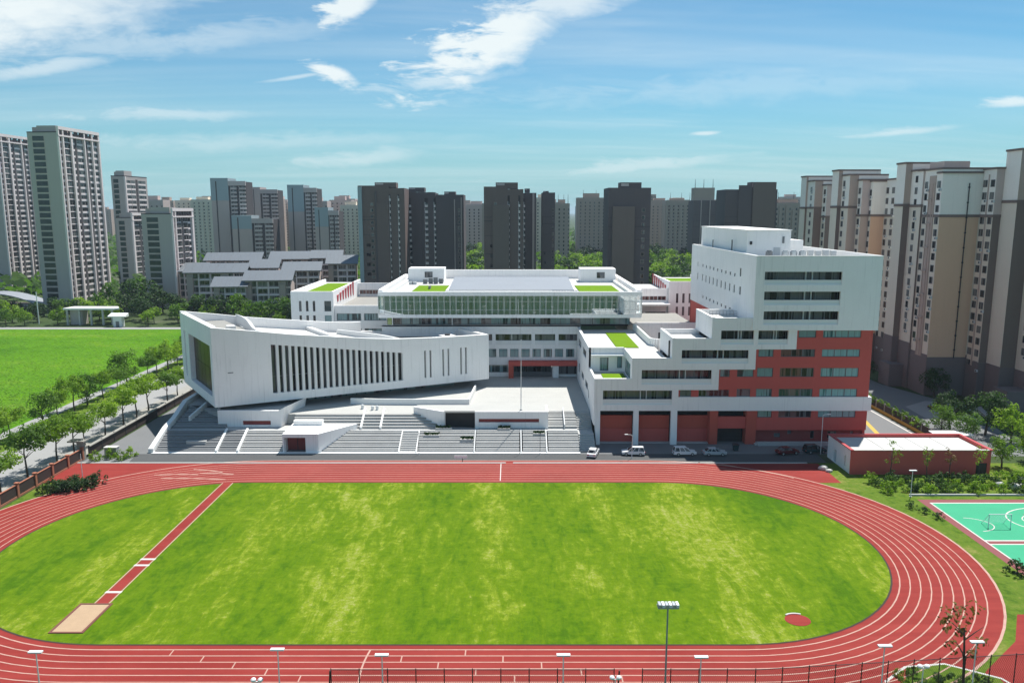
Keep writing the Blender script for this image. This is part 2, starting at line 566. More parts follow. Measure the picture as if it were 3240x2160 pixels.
def pitch_mat():
    """worn natural turf: faint mowing bands across, mottled tufts, straw-coloured wear"""
    m, t, b = principled('pitch_grass', 0.95, 0, 0.08)
    pos = t.n('ShaderNodeNewGeometry').outputs['Position']
    sp_ = t.n('ShaderNodeSeparateXYZ', {0: pos})
    big = t.noise(t.vmath('MULTIPLY', pos, (0.055, 0.028, 1)), 1.0, 5, 0.62, 0.5)
    lean = t.n('ShaderNodeMapping', {'Vector': pos, 'Rotation': (0, 0, R(24)), 'Scale': (0.62, 0.16, 1)}).outputs[0]
    strk = t.noise(lean, 1.0, 6, 0.68, 0.9)
    mott = t.noise(pos, 0.75, 6, 0.72, 0.3)
    fine = t.noise(t.vmath('MULTIPLY', pos, (4.2, 2.0, 1)), 1.0, 4, 0.75)
    bands = t.math('SINE', t.math('ADD', t.math('MULTIPLY', sp_.outputs[0], 0.36), t.math('MULTIPLY', big, 6.0)))
    f = t.math('ADD', t.math('MULTIPLY', big, 0.42), t.math('ADD', t.math('MULTIPLY', strk, 0.36), t.math('MULTIPLY', mott, 0.22)))
    f = t.math('ADD', f, t.math('MULTIPLY', bands, 0.034))
    c = t.mix(t.ramp(f, 0.38, 0.50), (0.050, 0.120, 0.002, 1), (0.092, 0.164, 0.003, 1))
    c = t.mix(t.ramp(f, 0.49, 0.60), c, (0.175, 0.235, 0.014, 1))
    bare = t.math('ADD', t.math('MULTIPLY', f, 0.62), t.math('MULTIPLY', t.noise(pos, 1.6, 6, 0.8), 0.38))
    c = t.mix(t.math('MULTIPLY', t.ramp(bare, 0.545, 0.61), 0.6), c, (0.31, 0.31, 0.12, 1))
    k = t.math('ADD', 0.50, t.math('ADD', t.math('MULTIPLY', fine, 0.55), t.math('MULTIPLY', mott, 0.45)))
    c = t.mix(1.0, c, t.n('ShaderNodeCombineColor', {0: k, 1: k, 2: k}).outputs[0], 'MULTIPLY')
    t.link(c, b.inputs['Base Color'])
    h = t.math('ADD', t.math('MULTIPLY', fine, 0.5), t.math('MULTIPLY', mott, 0.7))
    t.link(t.n('ShaderNodeBump', {'Strength': 0.6, 'Distance': 0.22, 'Height': h}).outputs[0], b.inputs['Normal'])
    return m


PITCH = pitch_mat()
CROP = grass_mat('crop_field', ((0.046, 0.138, 0.003), (0.078, 0.198, 0.004), (0.140, 0.232, 0.012)), 0.03, (0.012, 0.05, 1), 0.9, 0.6, 1.2, (0.21, 0.25, 0.10), 1.0)
VERGE = grass_mat('verge_grass', ((0.05, 0.105, 0.008), (0.095, 0.155, 0.016), (0.17, 0.19, 0.04)), 0.12, None, 0.55)
FARG = grass_mat('far_ground_green', ((0.030, 0.055, 0.018), (0.048, 0.075, 0.026), (0.11, 0.115, 0.08)), 0.006, None, 0.25, 0.3, 0.3, (0.22, 0.21, 0.18))


def track_mat():
    m, t, b = principled('running_track', 0.85, 0, 0.2)
    pos = t.n('ShaderNodeNewGeometry').outputs['Position']
    n1 = t.noise(pos, 0.09, 5, 0.65, 0.5)
    n2 = t.noise(t.vmath('MULTIPLY', pos, (0.03, 0.9, 1)), 1.0, 4, 0.6)
    n3 = t.noise(pos, 9.0, 3, 0.7)
    f = t.math('ADD', t.math('MULTIPLY', n1, 0.5), t.math('MULTIPLY', n2, 0.5))
    c = t.mix(t.ramp(f, 0.32, 0.68), (0.205, 0.020, 0.016, 1), (0.265, 0.034, 0.027, 1))
    wear = t.ramp(t.noise(t.vmath('MULTIPLY', pos, (0.25, 0.6, 1)), 1.0, 6, 0.75, 1.0), 0.58, 0.80)
    c = t.mix(t.math('MULTIPLY', wear, 0.35), c, (0.30, 0.075, 0.062, 1))
    k = t.math('ADD', 0.85, t.math('MULTIPLY', n3, 0.3))
    c = t.mix(1.0, c, t.n('ShaderNodeCombineColor', {0: k, 1: k, 2: k}).outputs[0], 'MULTIPLY')
    t.link(c, b.inputs['Base Color'])
    t.link(t.n('ShaderNodeBump', {'Strength': 0.3, 'Distance': 0.02, 'Height': n3}).outputs[0], b.inputs['Normal'])
    return m


TRACK = track_mat()
ASPH = M('asphalt', (0.085, 0.088, 0.09), 0.9, 0.14, 0.15, 5.0, bump=0.2, spec=0.2)
ASPHP = M('pale_asphalt', (0.17, 0.175, 0.18), 0.9, 0.12, 0.12, 4.0, bump=0.2, spec=0.2)
CONC = M('concrete_road', (0.29, 0.29, 0.285), 0.9, 0.12, 0.12, 3.0, spec=0.2)
PAVE = M('pavement_slabs', (0.30, 0.29, 0.265), 0.9, 0.14, 0.3, 4.0, spec=0.2)
KERB = M('kerb_stone', (0.52, 0.51, 0.48), 0.85, 0.10, 0.8, 6.0)
LINE = M('line_paint', (0.44, 0.27, 0.22), 0.8, 0.30, 0.9, 7.0, spec=0.2)
LINEW = M('white_line_paint', (0.55, 0.53, 0.50), 0.8, 0.10, 0.9, 7.0, spec=0.2)
SAND = M('sand', (0.40, 0.28, 0.175), 0.95, 0.13, 0.8, 5.0, bump=0.6)
COURT = M('court_green_acrylic', (0.022, 0.31, 0.16), 0.7, 0.13, 0.22, 5.0, spec=0.3)
COURTR = M('court_maroon_acrylic', (0.20, 0.05, 0.052), 0.7, 0.06, 0.3, 6.0, spec=0.3)


def sheet(name, poly, z, mat, label=None):
    b = MB().quad([(p[0], p[1], z) for p in poly])
    return struct(name, b, mat, label)


def rect(x0, x1, y0, y1):
    return [(x0, y0), (x1, y0), (x1, y1), (x0, y1)]


XL, XR, YC, RI, RO = -46.5, 25.8, 107.9, 26.9, 39.2


def stadium(r, n=40):
    pts = []
    for i in range(n + 1):
        a = -PI / 2 + PI * i / n
        pts.append((XR + r * math.cos(a), YC + r * math.sin(a)))
    for i in range(n + 1):
        a = PI / 2 + PI * i / n
        pts.append((XL + r * math.cos(a), YC + r * math.sin(a)))
    return pts


g = MB()
g.quad([(-9000, -300, 0), (9000, -300, 0), (9000, 14000, 0), (-9000, 14000, 0)])
struct('ground', g, FARG)
sheet('school_yard', rect(-83.5, 88.5, 151.4, 262), 0.008, ASPHP)
sheet('front_road', rect(-84, 61, 145.75, 151.4), 0.012, ASPH)
sheet('side_road', [(-83.4, 145.75), (-74.2, 145.75), (-75.6, 153), (-75.6, 215), (-83.4, 215)], 0.020, ASPHP)
sheet('verge', [(-83.6, 60), (110, 60), (110, 145.6), (-83.6, 145.6)], 0.010, VERGE)
sheet('residential_road', [(90, 150), (104, 150), (113, 188), (104, 215), (97, 330), (86, 330), (90, 215)], 0.016, ASPHP)
sheet('forecourt', [(97, 176), (112, 176), (117, 190), (106, 196), (98, 190)], 0.024, CONC)
sheet('pavement', rect(-91, -85, 60, 330), 0.016, PAVE)
sheet('street', rect(-103, -91, 60, 330), 0.012, CONC)
sheet('tree_lawn', rect(-109, -103, 60, 330), 0.020, VERGE)
sheet('cycle_path', rect(-112, -109, 60, 330), 0.024, CONC)
sheet('crop_field', rect(-420, -112, 90, 319), 0.020, CROP)
sheet('field_lane', rect(-420, -85, 319.5, 325), 0.030, CONC)

# running track, pitch, markings
track = sheet('running_track', stadium(RO), 0.020, TRACK)
sheet('sprint_straight', rect(-84, 59, YC + RI - 0.4, 145.35), 0.025, TRACK)
sheet('red_plaza', [(44, 60), (70, 60), (70, 88), (61, 88), (57, 82), (50, 76)], 0.016, TRACK)
pitch = sheet('pitch', stadium(RI - 0.25), 0.036, PITCH)


def ribbon(pts, w, z, closed=False):
    b = MB()
    n = len(pts)
    L, Rr = [], []
    for i, p in enumerate(pts):
        a = pts[i - 1] if (i or closed) else p
        c = pts[(i + 1) % n] if (i < n - 1 or closed) else p
        d = Vector((c[0] - a[0], c[1] - a[1])).normalized()
        L.append((p[0] - d.y * w / 2, p[1] + d.x * w / 2, z))
        Rr.append((p[0] + d.y * w / 2, p[1] - d.x * w / 2, z))
    for i in range(n if closed else n - 1):
        j = (i + 1) % n
        b.quad([Rr[i], Rr[j], L[j], L[i]])
    return b


LANES = [RI + 0.75 + 1.22 * k for k in range(9)]
for k, r in enumerate(LANES):
    ribbon(stadium(r), 0.15 if k else 0.17, 0.030, True).build('lane_line', LINE, track)
ribbon(stadium(RO), 0.3, 0.032, True).build('edge_line', LINE, track)
ribbon(stadium(RI - 0.22), 0.24, 0.042, True).build('drain_edge', M('drain_soil', (0.045, 0.03, 0.022), 0.95, 0.3, 1.5, 8.0), track)
# staggered start marks and the arcs across the straights
def start_mark(x, k):
    r0 = LANES[k]
    MB().quad([(x, YC - r0 - 1.2, 0.034), (x + 0.14, YC - r0 - 1.2, 0.034), (x + 0.14, YC - r0, 0.034), (x, YC - r0, 0.034)]).build('start_mark', LINE, track)


for k in range(5):
    start_mark(-37.6 + 3.85 * k, k)
for k in range(1, 6):
    start_mark(-16.2 + 4.1 * k, k)
for k in range(5):
    start_mark(-5.2 + 4.15 * k, k)
arc = [(-15.7 - 0.035 * t * (6 - t), YC - LANES[0] - t * 1.2) for t in range(9)]
ribbon(arc, 0.2, 0.035).build('break_line', LINE, track)
arc = [(40 + 11.5 * math.sin(R(8 * t)), 145.3 - 1.15 * t + 0.03 * t * t) for t in range(11)]
ribbon(arc, 0.2, 0.036).build('break_line', LINE, track)
for x in (-2.2,):
    MB().quad([(x, 135.5, 0.034), (x + 0.16, 135.5, 0.034), (x + 0.16, 145.2, 0.034), (x, 145.2, 0.034)]).build('finish_line', LINEW, track)
for x0, y0, x1, y1 in ((-60, 141.8, -54, 140.2), (-58, 139.6, -51.5, 139.0), (-66, 138.6, -58, 138.9), (-64, 136.8, -52, 136.2)):
    ribbon([(x0, y0), ((x0 + x1) / 2, (y0 + y1) / 2 + 0.3), (x1, y1)], 0.35, 0.036).build('worn_line', LINE, track)

# long jump runway and sand pit on the pitch
run = MB().quad([(-51.65, 90.6, 0.044), (-50.15, 90.6, 0.044), (-50.15, 134.6, 0.044), (-51.65, 134.6, 0.044)])
runway = struct('jump_runway', run, TRACK)
for x in (-51.80, -50.00):
    MB().quad([(x - 0.09, 90.6, 0.049), (x + 0.09, 90.6, 0.049), (x + 0.09, 134.4, 0.049), (x - 0.09, 134.4, 0.049)]).build('edge_line', LINE, runway)
for y in (93.3, 101.0, 102.9):
    MB().quad([(-51.95, y, 0.053), (-49.85, y, 0.053), (-49.85, y + 0.5, 0.053), (-51.95, y + 0.5, 0.053)]).build('takeoff_board', LINEW, runway)
pit = tag(MB().prism([(-53.25, 83.9), (-49.85, 83.9), (-49.55, 90.3), (-53.25, 90.3)], 0.0, 0.06).build('sand_pit', SAND), kind='structure')
bord = MB()
for a in ((-53.50, -53.23, 83.6, 90.55), (-49.75, -49.45, 83.6, 90.55), (-53.23, -49.75, 83.6, 83.88), (-53.23, -49.75, 90.32, 90.55)):
    bord.box(a[0], a[1], a[2], a[3], 0.03, 0.12)
bord.build('rim', M('rim_rubber', (0.16, 0.06, 0.045), 0.9, 0.15), pit)
# shot put circle
cx, cy = 34.0, 86.6
ring = [(cx + 1.5 * math.cos(2 * PI * i / 28), cy + 1.35 * math.sin(2 * PI * i / 28)) for i in range(28)]
shot = tag(MB().prism(ring, 0.02, 0.07).build('shot_put_circle', TRACK), 'dark red throwing circle set in the pitch grass', 'throwing circle')
board = MB()
for i in range(7):
    a0, a1 = R(60 + 10 * i), R(70 + 10 * i)
    P = lambda r, a: (cx + r * math.cos(a), cy + r * 0.9 * math.sin(a))
    p = [P(1.5, a0), P(1.72, a0), P(1.72, a1), P(1.5, a1)]
    board.prism(p, 0.03, 0.16)
board.build('stop_board', LINEW, shot)

# kerb along the front road, in lengths with a break
kerb = tag(MB().box(-84, -1.2, 145.36, 145.74, 0, 0.13).build('kerb', KERB), kind='structure')
MB().box(0.2, 36, 145.36, 145.74, 0, 0.13).build('kerb_length', KERB, kerb)
MB().box(36.3, 57, 145.36, 145.74, 0, 0.13).build('kerb_length', KERB, kerb)

# ball court at the side
court = sheet('ball_court', rect(68.4, 104, 90, 126.2), 0.022, COURTR)
MB().quad([(p[0], p[1], 0.028) for p in rect(69.9, 102, 109.6, 124.4)]).build('court_surface', COURT, court)
MB().quad([(p[0], p[1], 0.028) for p in rect(69.9, 102, 92, 108.0)]).build('court_surface', COURT, court)
for a in (rect(69.7, 102.2, 124.4, 124.75), rect(69.7, 69.95, 92, 124.4), rect(69.95, 102, 109.25, 109.6), rect(69.95, 102, 108.0, 108.3)):
    MB().quad([(p[0], p[1], 0.033) for p in a]).build('court_line', LINEW, court)
MB().quad([(p[0], p[1], 0.033) for p in rect(82, 96, 114.2, 119.6)]).build('key_area', COURTR, court)
ribbon([(86.5 + 8.2 * math.cos(2 * PI * i / 40), 116.9 + 5.6 * math.sin(2 * PI * i / 40)) for i in range(40)], 0.22, 0.036, True).build('court_arc', LINEW, court)
ribbon([(84.5 + 4.0 * math.cos(2 * PI * i / 32), 116.9 + 2.7 * math.sin(2 * PI * i / 32)) for i in range(32)], 0.16, 0.039, True).build('court_arc', LINEW, court)
ribbon([(71.0 + 3.6 * math.cos(R(-80 + 8 * i)), 115.5 + 2.7 * math.sin(R(-80 + 8 * i))) for i in range(21)], 0.16, 0.042).build('court_arc', LINEW, court)
# ---------------------------------------------------------------- school: stepped red and white teaching block
BX = 158.0
tb = thing('teaching_block', 'stepped white and red school block with a cantilevered white upper storey', 'building', (46, 158, 0))
w = MB()
LIGHT_BANDS = [  # balcony recesses in the white front: x0,x1,z0,z1
    (18.8, 33.1, 8.5, 11.5), (26.7, 41.1, 12.8, 15.8), (34.8, 48.5, 17.2, 19.95), (42.7, 49.4, 21.15, 24.0), (50.3, 56.4, 21.15, 24.0)]
w.wall((17, BX), FR, 57.4, 7.2, 10.1, [(1.8, 16.1, 8.5, 10.1)])
w.wall((17, BX), FR, 17.4, 10.1, 11.6, [(1.8, 16.1, 10.1, 11.5)])
w.wall((17, BX), FR, 25.6, 11.6, 14.0, [(9.7, 24.1, 12.8, 14.0)])
w.wall((24.7, BX), FR, 17.9, 14.0, 15.9, [(2.0, 16.4, 14.0, 15.8)])
w.wall((24.7, BX), FR, 25.3, 15.9, 18.3, [(10.1, 23.8, 17.2, 18.3)])
w.wall((32.8, BX), FR, 17.2, 18.3, 20.1, [(2.0, 15.7, 18.3, 19.95)])
w.wall((32.8, BX), FR, 25.4, 20.1, 22.4, [(9.9, 16.6, 21.15, 22.4), (17.5, 23.6, 21.15, 22.4)])
w.wall((40.8, BX), FR, 17.4, 22.4, 24.1, [(1.9, 8.6, 22.4, 24.0), (9.5, 15.6, 22.4, 24.0)])
w.wall((40.8, BX), FR, 8.2, 24.1, 26.6)
w.build('front_wall', WHITE, tb)
# white cantilevered upper storey
TOPW = [(50.8, 66.4, 33.4, 36.0), (50.9, 66.3, 29.3, 32.0), (51.0, 66.2, 25.3, 28.0)]
w = MB()
w.wall((49, BX - 0.45), FR, 25.4, 24.1, 39.1, [(a - 49, b - 49, c, d) for a, b, c, d in TOPW])
sidewins = [(202.2 - i * 3.65, 30.3, 0.95, 1.7) for i in range(9)] + [(207.2, 30.3, 0.8, 1.7), (168.6, 30.3, 1.2, 1.75), (168.8, 34.2, 1.1, 1.8), (207.3, 33.6, 0.7, 1.3)]
sidewins += [(202.2 - i * 3.65, 33.85, 1.0, 0.75) for i in range(9)] + [(201 - i * 3.6, 26.0, 1.1, 0.7) for i in range(8)]
w.wall((49, 214), LF, 214 - BX + 0.45 - 0.5, 24.1, 39.1, [(214 - y - 0.0, 214 - y + ww, z, z + h) for y, z, ww, h in sidewins], 0.5)
w.wall((74.4, BX + 0.05), RT, 55.95, 24.1, 39.1, [(4 + i * 6.4, 7 + i * 6.4, z, z + 1.8) for i in range(8) for z in (26, 30, 34)])
w.wall((74.4, 214.5), (-1, 0), 25.4, 24.1, 39.1)
w.box(49.5, 73.9, BX + 0.05, 213.99, 24.1, 24.5)
up = w.build('upper_storey', WHITE, tb)
for y, z, ww, h in sidewins:
    win(tb, (49, 214), LF, 214 - y, z, ww, h, GLASS_D, FRAME, 0, 0.22)
for i in range(8):
    for z in (26, 30, 34):
        win(tb, (74.4, BX + 0.05), RT, 4 + i * 6.4, z, 3, 1.8, GLASS_D, FRAME, 1, 0.3)
MB().box(49.5, 73.9, BX + 0.05, 214, 37.6, 37.9).build('roof', ROOFW, tb)
MB().box(49.6, 73.8, BX + 1.7, 213.8, 24.5, 37.55).build('inner_core', VOID, tb)


def balcony(x0, x1, z0, z1, y, seed):
    """recessed balcony: glazed back wall split into bays, upstand with coping, end cheek"""
    rr = random.Random(seed)
    hp = z0 + (z1 - z0) * 0.36
    MB().box(x0, x1, y + 0.28, y + 0.5, z0, hp).build('balcony_upstand', WHITE2, tb)
    MB().box(x0, x1, y + 0.5, y + 1.55, z0 - 0.1, z0 + 0.02).build('balcony_floor', STEPC, tb)
    MB().box(x0, x1, y + 0.5, y + 1.55, z1 + 0.001, z1 + 0.1).build('balcony_soffit', WHITE, tb)
    x = x0
    while x < x1 - 0.3:
        wd = min(rr.choice((2.2, 3.1, 3.6, 1.4)), x1 - x)
        if x1 - x - wd < 0.7:
            wd = x1 - x
        win(tb, (x, y + 1.5), FR, 0.1, z0 + 0.2, wd - 0.2, z1 - z0 - 0.25, GLASS_D, FRAME, 1 if wd > 2 else 0)
        x += wd
    for xx in (x0 + (x1 - x0) * 0.545, x0 + (x1 - x0) * 0.63):
        MB().box(xx, xx + 0.22, y + 0.9, y + 1.3, z0 + 0.02, z1).build('balcony_post', FRAMEW, tb)


for i, (a, b, c, d) in enumerate(LIGHT_BANDS):
    balcony(a, b, c, d, BX, i)
for i, (a, b, c, d) in enumerate(TOPW):
    balcony(a, b, c, d, BX - 0.45, 20 + i)
# red front
RY = BX + 0.3
w = MB()
rows = {1: (10.1, 11.8), 2: (14.3, 16.2), 3: (18.5, 20.1), 4: (22.5, 24.0), 0: (5.7, 7.2)}
colA, colB, colC = (50.5, 53.8), (55.2, 62.2), (63.6, 71.4)
RW = [(34.75, 37.1, 1), (38.6, 44.9, 1), (46.5, 49.3, 1), (*colA, 1), (*colB, 1), (*colC, 1),
      (42.9, 44.9, 2), (46.4, 49.8, 2), (*colA, 2), (*colB, 2), (*colC, 2),
      (50.6, 53.7, 3), (*colB, 3), (*colC, 3), (58.6, 62.2, 4), (*colC, 4), (51.0, 54.0, 0), (55.4, 62.2, 0), (63.6, 71.4, 0)]


def redwall(x0, x1, z0, z1):
    w.wall((x0, RY), FR, x1 - x0, z0, z1, [(a - x0, b - x0, max(rows[r][0], z0), min(rows[r][1], z1)) for a, b, r in RW if a >= x0 - 0.2 and rows[r][0] < z1 and rows[r][1] > z0], 0.45)


for args in ((34.4, 73.8, 10.1, 11.6), (42.6, 73.8, 11.6, 15.9), (50.0, 73.8, 15.9, 20.1)):
    redwall(*args)
    w.build('red_wall', REDW, tb)
    w = MB()
redwall(58.2, 73.8, 20.1, 24.1)
w.build('red_wall', REDW, tb)
w = MB()
redwall(50.8, 73.8, 3.0, 7.2)
w.build('red_plinth_wall', REDW, tb)
w = MB().wall((73.8, RY + 0.45), RT, 55, 0.0, 7.2)
w.build('red_side_plinth', REDW, tb)
w = MB()
w.wall((73.8, RY + 0.45), RT, 55, 10.1, 24.1, [(4 + i * 7, 8 + i * 7, z, z + 1.7) for i in range(7) for z in (10.3, 14.4, 18.5, 22.2)])
w.build('red_gable_wall', REDW, tb)
MB().wall((73.8, RY + 55.45), (-1, 0), 24.8, 0, 24.1).build('red_back_wall', REDW, tb)
for i in range(7):
    for z in (10.3, 14.4, 18.5, 22.2):
        win(tb, (73.8, RY + 0.45), RT, 4 + i * 7, z, 4, 1.7, GLASS_T, FRAME, 2, 0.3)
MB().wall((74.4, BX + 0.5), RT, 55, 7.2, 10.1).build('band_return', WHITE, tb)
for a, b, r in RW:
    z0, z1 = rows[r]
    if r in (1,):
        z0 = 10.12
    h = z1 - z0
    if a == colB[0] or a == 55.4:
        win(tb, (a, RY), FR, 0.12, z0 + .1, 4.3, h - .2, GLASS_B, FRAME, 1, 0.28)
        win(tb, (a, RY), FR, 4.62, z0 + .1, b - a - 4.74, h - .2, GLASS_D, FRAME, 1, 0.25)
    elif b - a > 7:
        for k in range(3):
            win(tb, (a, RY), FR, 0.12 + k * 2.6, z0 + .1, 2.4, h - .2, GLASS_C, FRAME, 1, 0.25)
    else:
        win(tb, (a, RY), FR, 0.12, z0 + .1, b - a - .24, h - .2, GLASS_T if r != 1 or a > 50 else GLASS_D, FRAME, 1, 0.25)
# ground floor: white columns, red bays, garage mouth
for x0, x1, lean in ((17.0, 18.3, 0.5), (25.2, 26.3, 0), (33.0, 34.3, 0)):
    MB().hexa([(x0 + lean, BX - 0.25, 0), (x1, BX - 0.25, 0), (x1, BX + 0.75, 0), (x0 + lean, BX + 0.75, 0),
               (x0, BX + 0.003, 7.2), (x1, BX + 0.003, 7.2), (x1, BX + 0.6, 7.2), (x0, BX + 0.6, 7.2)]).build('column', WHITE, tb)
for x0, x1 in ((18.3, 25.2), (26.3, 33.0), (34.3, 41.1)):
    MB().box(x0, x1, BX + 1.8, BX + 2.2, 0.0, 3.0).build('bay_panel', REDW, tb)
    MB().box(x0, x1, BX + 1.7, BX + 2.25, 3.06, 5.8).build('bay_panel', REDW2, tb)
    MB().box(x0, x1, BX + 0.6, BX + 1.7, 0.0, 0.16).build('bay_step', STEPC, tb)
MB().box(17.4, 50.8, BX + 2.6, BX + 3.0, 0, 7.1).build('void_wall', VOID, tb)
for x0, x1 in ((41.1, 42.8), (48.7, 50.8)):
    MB().box(x0, x1, BX + 0.06, BX + 2.3, 0, 7.2).build('red_pier', REDW2, tb)
MB().box(42.8, 48.7, BX + 0.5, BX + 1.5, 3.3, 5.8).build('beam', REDW, tb)
gd = MB()
for i in range(10):
    gd.box(43.0, 48.5, BX + 2.25, BX + 2.5, i * 0.33, i * 0.33 + 0.29)
gd.build('garage_shutter', DARK, tb)
lw = MB()
small = [(55.0, 1.2, 1.3, 0.9), (57.8, 1.9, 0.8, 0.9), (62.6, 0.9, 0.8, 1.7), (66.2, 0.9, 1.9, 1.6), (71.0, 1.4, 0.6, 1.1)]
lw.wall((50.8, BX + 1.2), FR, 23.0, 0, 3.0, [(x - 50.8, x - 50.8 + ww, z, z + h) for x, z, ww, h in small], 0.4)
lw.build('ground_wall', REDD, tb)
for x, z, ww, h in small:
    win(tb, (x, BX + 1.2), FR, 0.1, z + .1, ww - .2, h - .2, GLASS_D, FRAME, 0, 0.2)
MB().box(51, 70, BX - 1.1, BX - 0.7, 0, 0.75).build('low_wall', STEPC, tb)
MB().box(50.5, 71, BX - 0.7, BX + 1.2, 0, 0.3).build('ramp_slab', STEPC, tb)
# side wall towards the court, terraces and roofs
w = MB()
cheeks = [(6, 9.5, 8.0, 10.2), (14, 20, 8.2, 9.8), (24, 30, 8.2, 9.8), (31.5, 33.0, 7.0, 9.0)]
w.wall((17, 202), LF, 44.0 - 0.5, 4.0, 13.0, cheeks, 0.4)
w.wall((17, 202), LF, 32.0, 13.0, 18.3, [(4, 12, 14.5, 16.2), (17, 25, 14.5, 16.2)], 0.4)
w.wall((17, 170), LF, 11.5, 13.0, 14.0, (), 0.4)
w.build('side_wall', WHITE, tb)
for a, b, c, d in cheeks + [(4, 12, 14.5, 16.2), (17, 25, 14.5, 16.2)]:
    win(tb, (17, 202), LF, a + .1, c + .1, b - a - .2, d - c - .2, GLASS_D, FRAME, 2, 0.2)
MB().box(17.4, 24.7, 158.5, 170.0, 12.6, 13.0).build('terrace_floor', STEPC, tb)
MB().box(19.4, 24.2, 162.5, 167.5, 13.0, 13.12).build('terrace_lawn', LAWN, tb)
w = MB()
w.wall((17.0, 170.0), FR, 7.7, 13.0, 18.3, [(2.4, 4.3, 13.2, 16.2), (6.2, 7.3, 13.8, 16.4)], 0.4)
w.box(17.4, 24.7, 168.9, 169.99, 16.6, 16.9)
w.wall((24.7, 170.0), LF, 11.5, 13.0, 18.3, [(2.0, 9.5, 13.2, 16.5)], 0.4)
w.build('terrace_wall', WHITE, tb)
win(tb, (17.0, 170.0), FR, 2.5, 13.3, 1.7, 2.8, GLASS_T, FRAME, 1, 0.15)
win(tb, (17.0, 170.0), FR, 6.3, 13.9, .9, 2.4, GLASS_T, FRAME, 0, 0.15)
for k in range(3):
    win(tb, (24.7, 170.0), LF, 2.1 + k * 2.5, 13.3, 2.3, 3.1, GLASS_T, FRAME, 0, 0.15)
# roof of the lower wing with its turf strip
MB().prism([(17.4, 170.4), (25.1, 170.4), (25.1, 158.5), (32.4, 158.5), (32.4, 201.9), (17.4, 201.9)], 17.0, 17.6).build('roof', ROOFW, tb)
MB().prism([(23.6, 174), (28.6, 174), (28.6, 196), (23.6, 196)], 17.6, 17.75).build('roof_lawn', LAWN, tb)
cop = MB()
for a in ((16.9, 17.5, 170.3, 202), (17.5, 24.65, 169.9, 170.5)):
    cop.box(a[0], a[1], a[2], a[3], 18.3, 18.42)
cop.build('coping', WHITE2, tb)
# light well behind, rounded parapet
pts = [(31.9, 202.0), (31.9, 178.5)] + [(33.9 - 2.0 * math.cos(R(15 * i)), 178.5 - 2.0 * math.sin(R(15 * i))) for i in range(1, 7)] + [(48.9, 176.5)]
w = MB()
for p, q in zip(pts, pts[1:]):
    d = Vector((q[0] - p[0], q[1] - p[1])); L = d.length; d /= L
    w.wall(p, (d.x, d.y), L, 12.0, 19.3, (), -0.45)
w.build('well_parapet', WHITE, tb)
w = MB()
w.wall((32.4, 203.5), FR, 16.5, 10.0, 19.2, [(6.0, 8.6, 13.8, 16.6), (10.5, 13, 13.8, 16.6)], 0.5)
w.build('well_wall', WHITE, tb)
win(tb, (32.4, 203.5), FR, 6.1, 13.9, 2.4, 2.6, GLASS_D, FRAME, 1, 0.2)
win(tb, (32.4, 203.5), FR, 10.6, 13.9, 2.3, 2.6, GLASS_D, FRAME, 1, 0.2)
MB().box(32.4, 48.9, 178, 203.4, 9.6, 10.0).build('well_floor', STEPC, tb)
# stepped roofs 3 and 4 with parapets
for x0, x1, z, yb in ((32.8, 48.9, 22.4, 171.0), (40.8, 48.95, 26.6, 172.0)):
    w = MB()
    w.wall((x0, yb), LF, yb - 158.5, z - 4.4, z, (), 0.45)
    w.wall((x1, yb + .45), (-1, 0), x1 - x0, z - 9 if z < 25 else z - 4.3, z, (), 0.45)
    w.build('parapet', WHITE, tb)
    MB().box(x0 + 0.45, x1, 158.5, yb, z - 1.35, z - 1.1).build('roof', ROOFW, tb)
    MB().box(x0 - 0.05, x0 + 0.5, 158.0, yb + .45, z, z + 0.1).build('coping', WHITE2, tb)
MB().box(32.85, 33.25, 168, 168.5, 18.0, 22.0).build('drain_pipe', DARK, tb)
MB().tube((32.6, 160.2, 17.6), (32.6, 160.2, 21.6), 0.16).build('drain_pipe', DARK, tb)
MB().box(31.2, 32.6, 159.4, 160.6, 17.6, 18.0).build('roof_hatch', FRAME, tb)
# core so no light leaks through
MB().box(25.3, 48.9, 159.75, 170.6, 7.3, 16.9).box(33.3, 48.9, 159.75, 170.5, 16.9, 20.9).box(41.3, 49.4, 159.75, 171.5, 20.9, 25.1).box(50, 73.3, 159.7, 213, 0.2, 24.0).box(17.5, 25.2, 159.7, 201.5, 7.3, 12.5).box(17.5, 31.5, 171, 201.5, 12.5, 16.9).build('inner_core', VOID, tb)
MB().box(49.0, 49.4, 171.6, 214.4, 10.0, 24.08).build('red_side_wall', REDW, tb)
rl = MB()
for i in range(9):
    rl.tube((43 + i * .75, 169.5, 25.5), (43 + i * .75, 169.5, 26.5), 0.03, n=5)
rl.box(43, 49, 169.46, 169.54, 26.5, 26.56).box(43, 49, 169.46, 169.54, 26.0, 26.04)
rl.build('roof_railing', FRAME, tb)
# top roof: parapet coping, penthouse, plant
cop = MB()
cop.box(48.95, 74.45, BX - 0.5, BX + 0.1, 39.1, 39.2).box(48.95, 49.55, BX + 0.1, 214, 39.1, 39.2).box(73.85, 74.45, BX + 0.1, 214, 39.1, 39.2)
cop.build('coping', WHITE2, tb)
pent = MB().box(50.6, 60.0, 170, 211, 37.9, 43.9).build('penthouse', WHITE, tb)
MB().box(50.4, 60.2, 169.8, 211.2, 43.9, 44.05).build('coping', WHITE2, pent)
MB().box(51.2, 51.7, 169.85, 170.1, 40.9, 41.6).build('vent', DARK, pent)
MB().box(56.4, 57.8, 169.9, 170.1, 38, 40.3).build('door', FRAMEW, pent)
MB().box(58.2, 58.6, 169.85, 170.1, 41.2, 42.6).build('vent', FRAME, pent)
MB().box(60.0, 64.2, 174, 190, 37.9, 41.7).build('stair_head', WHITE, tb)
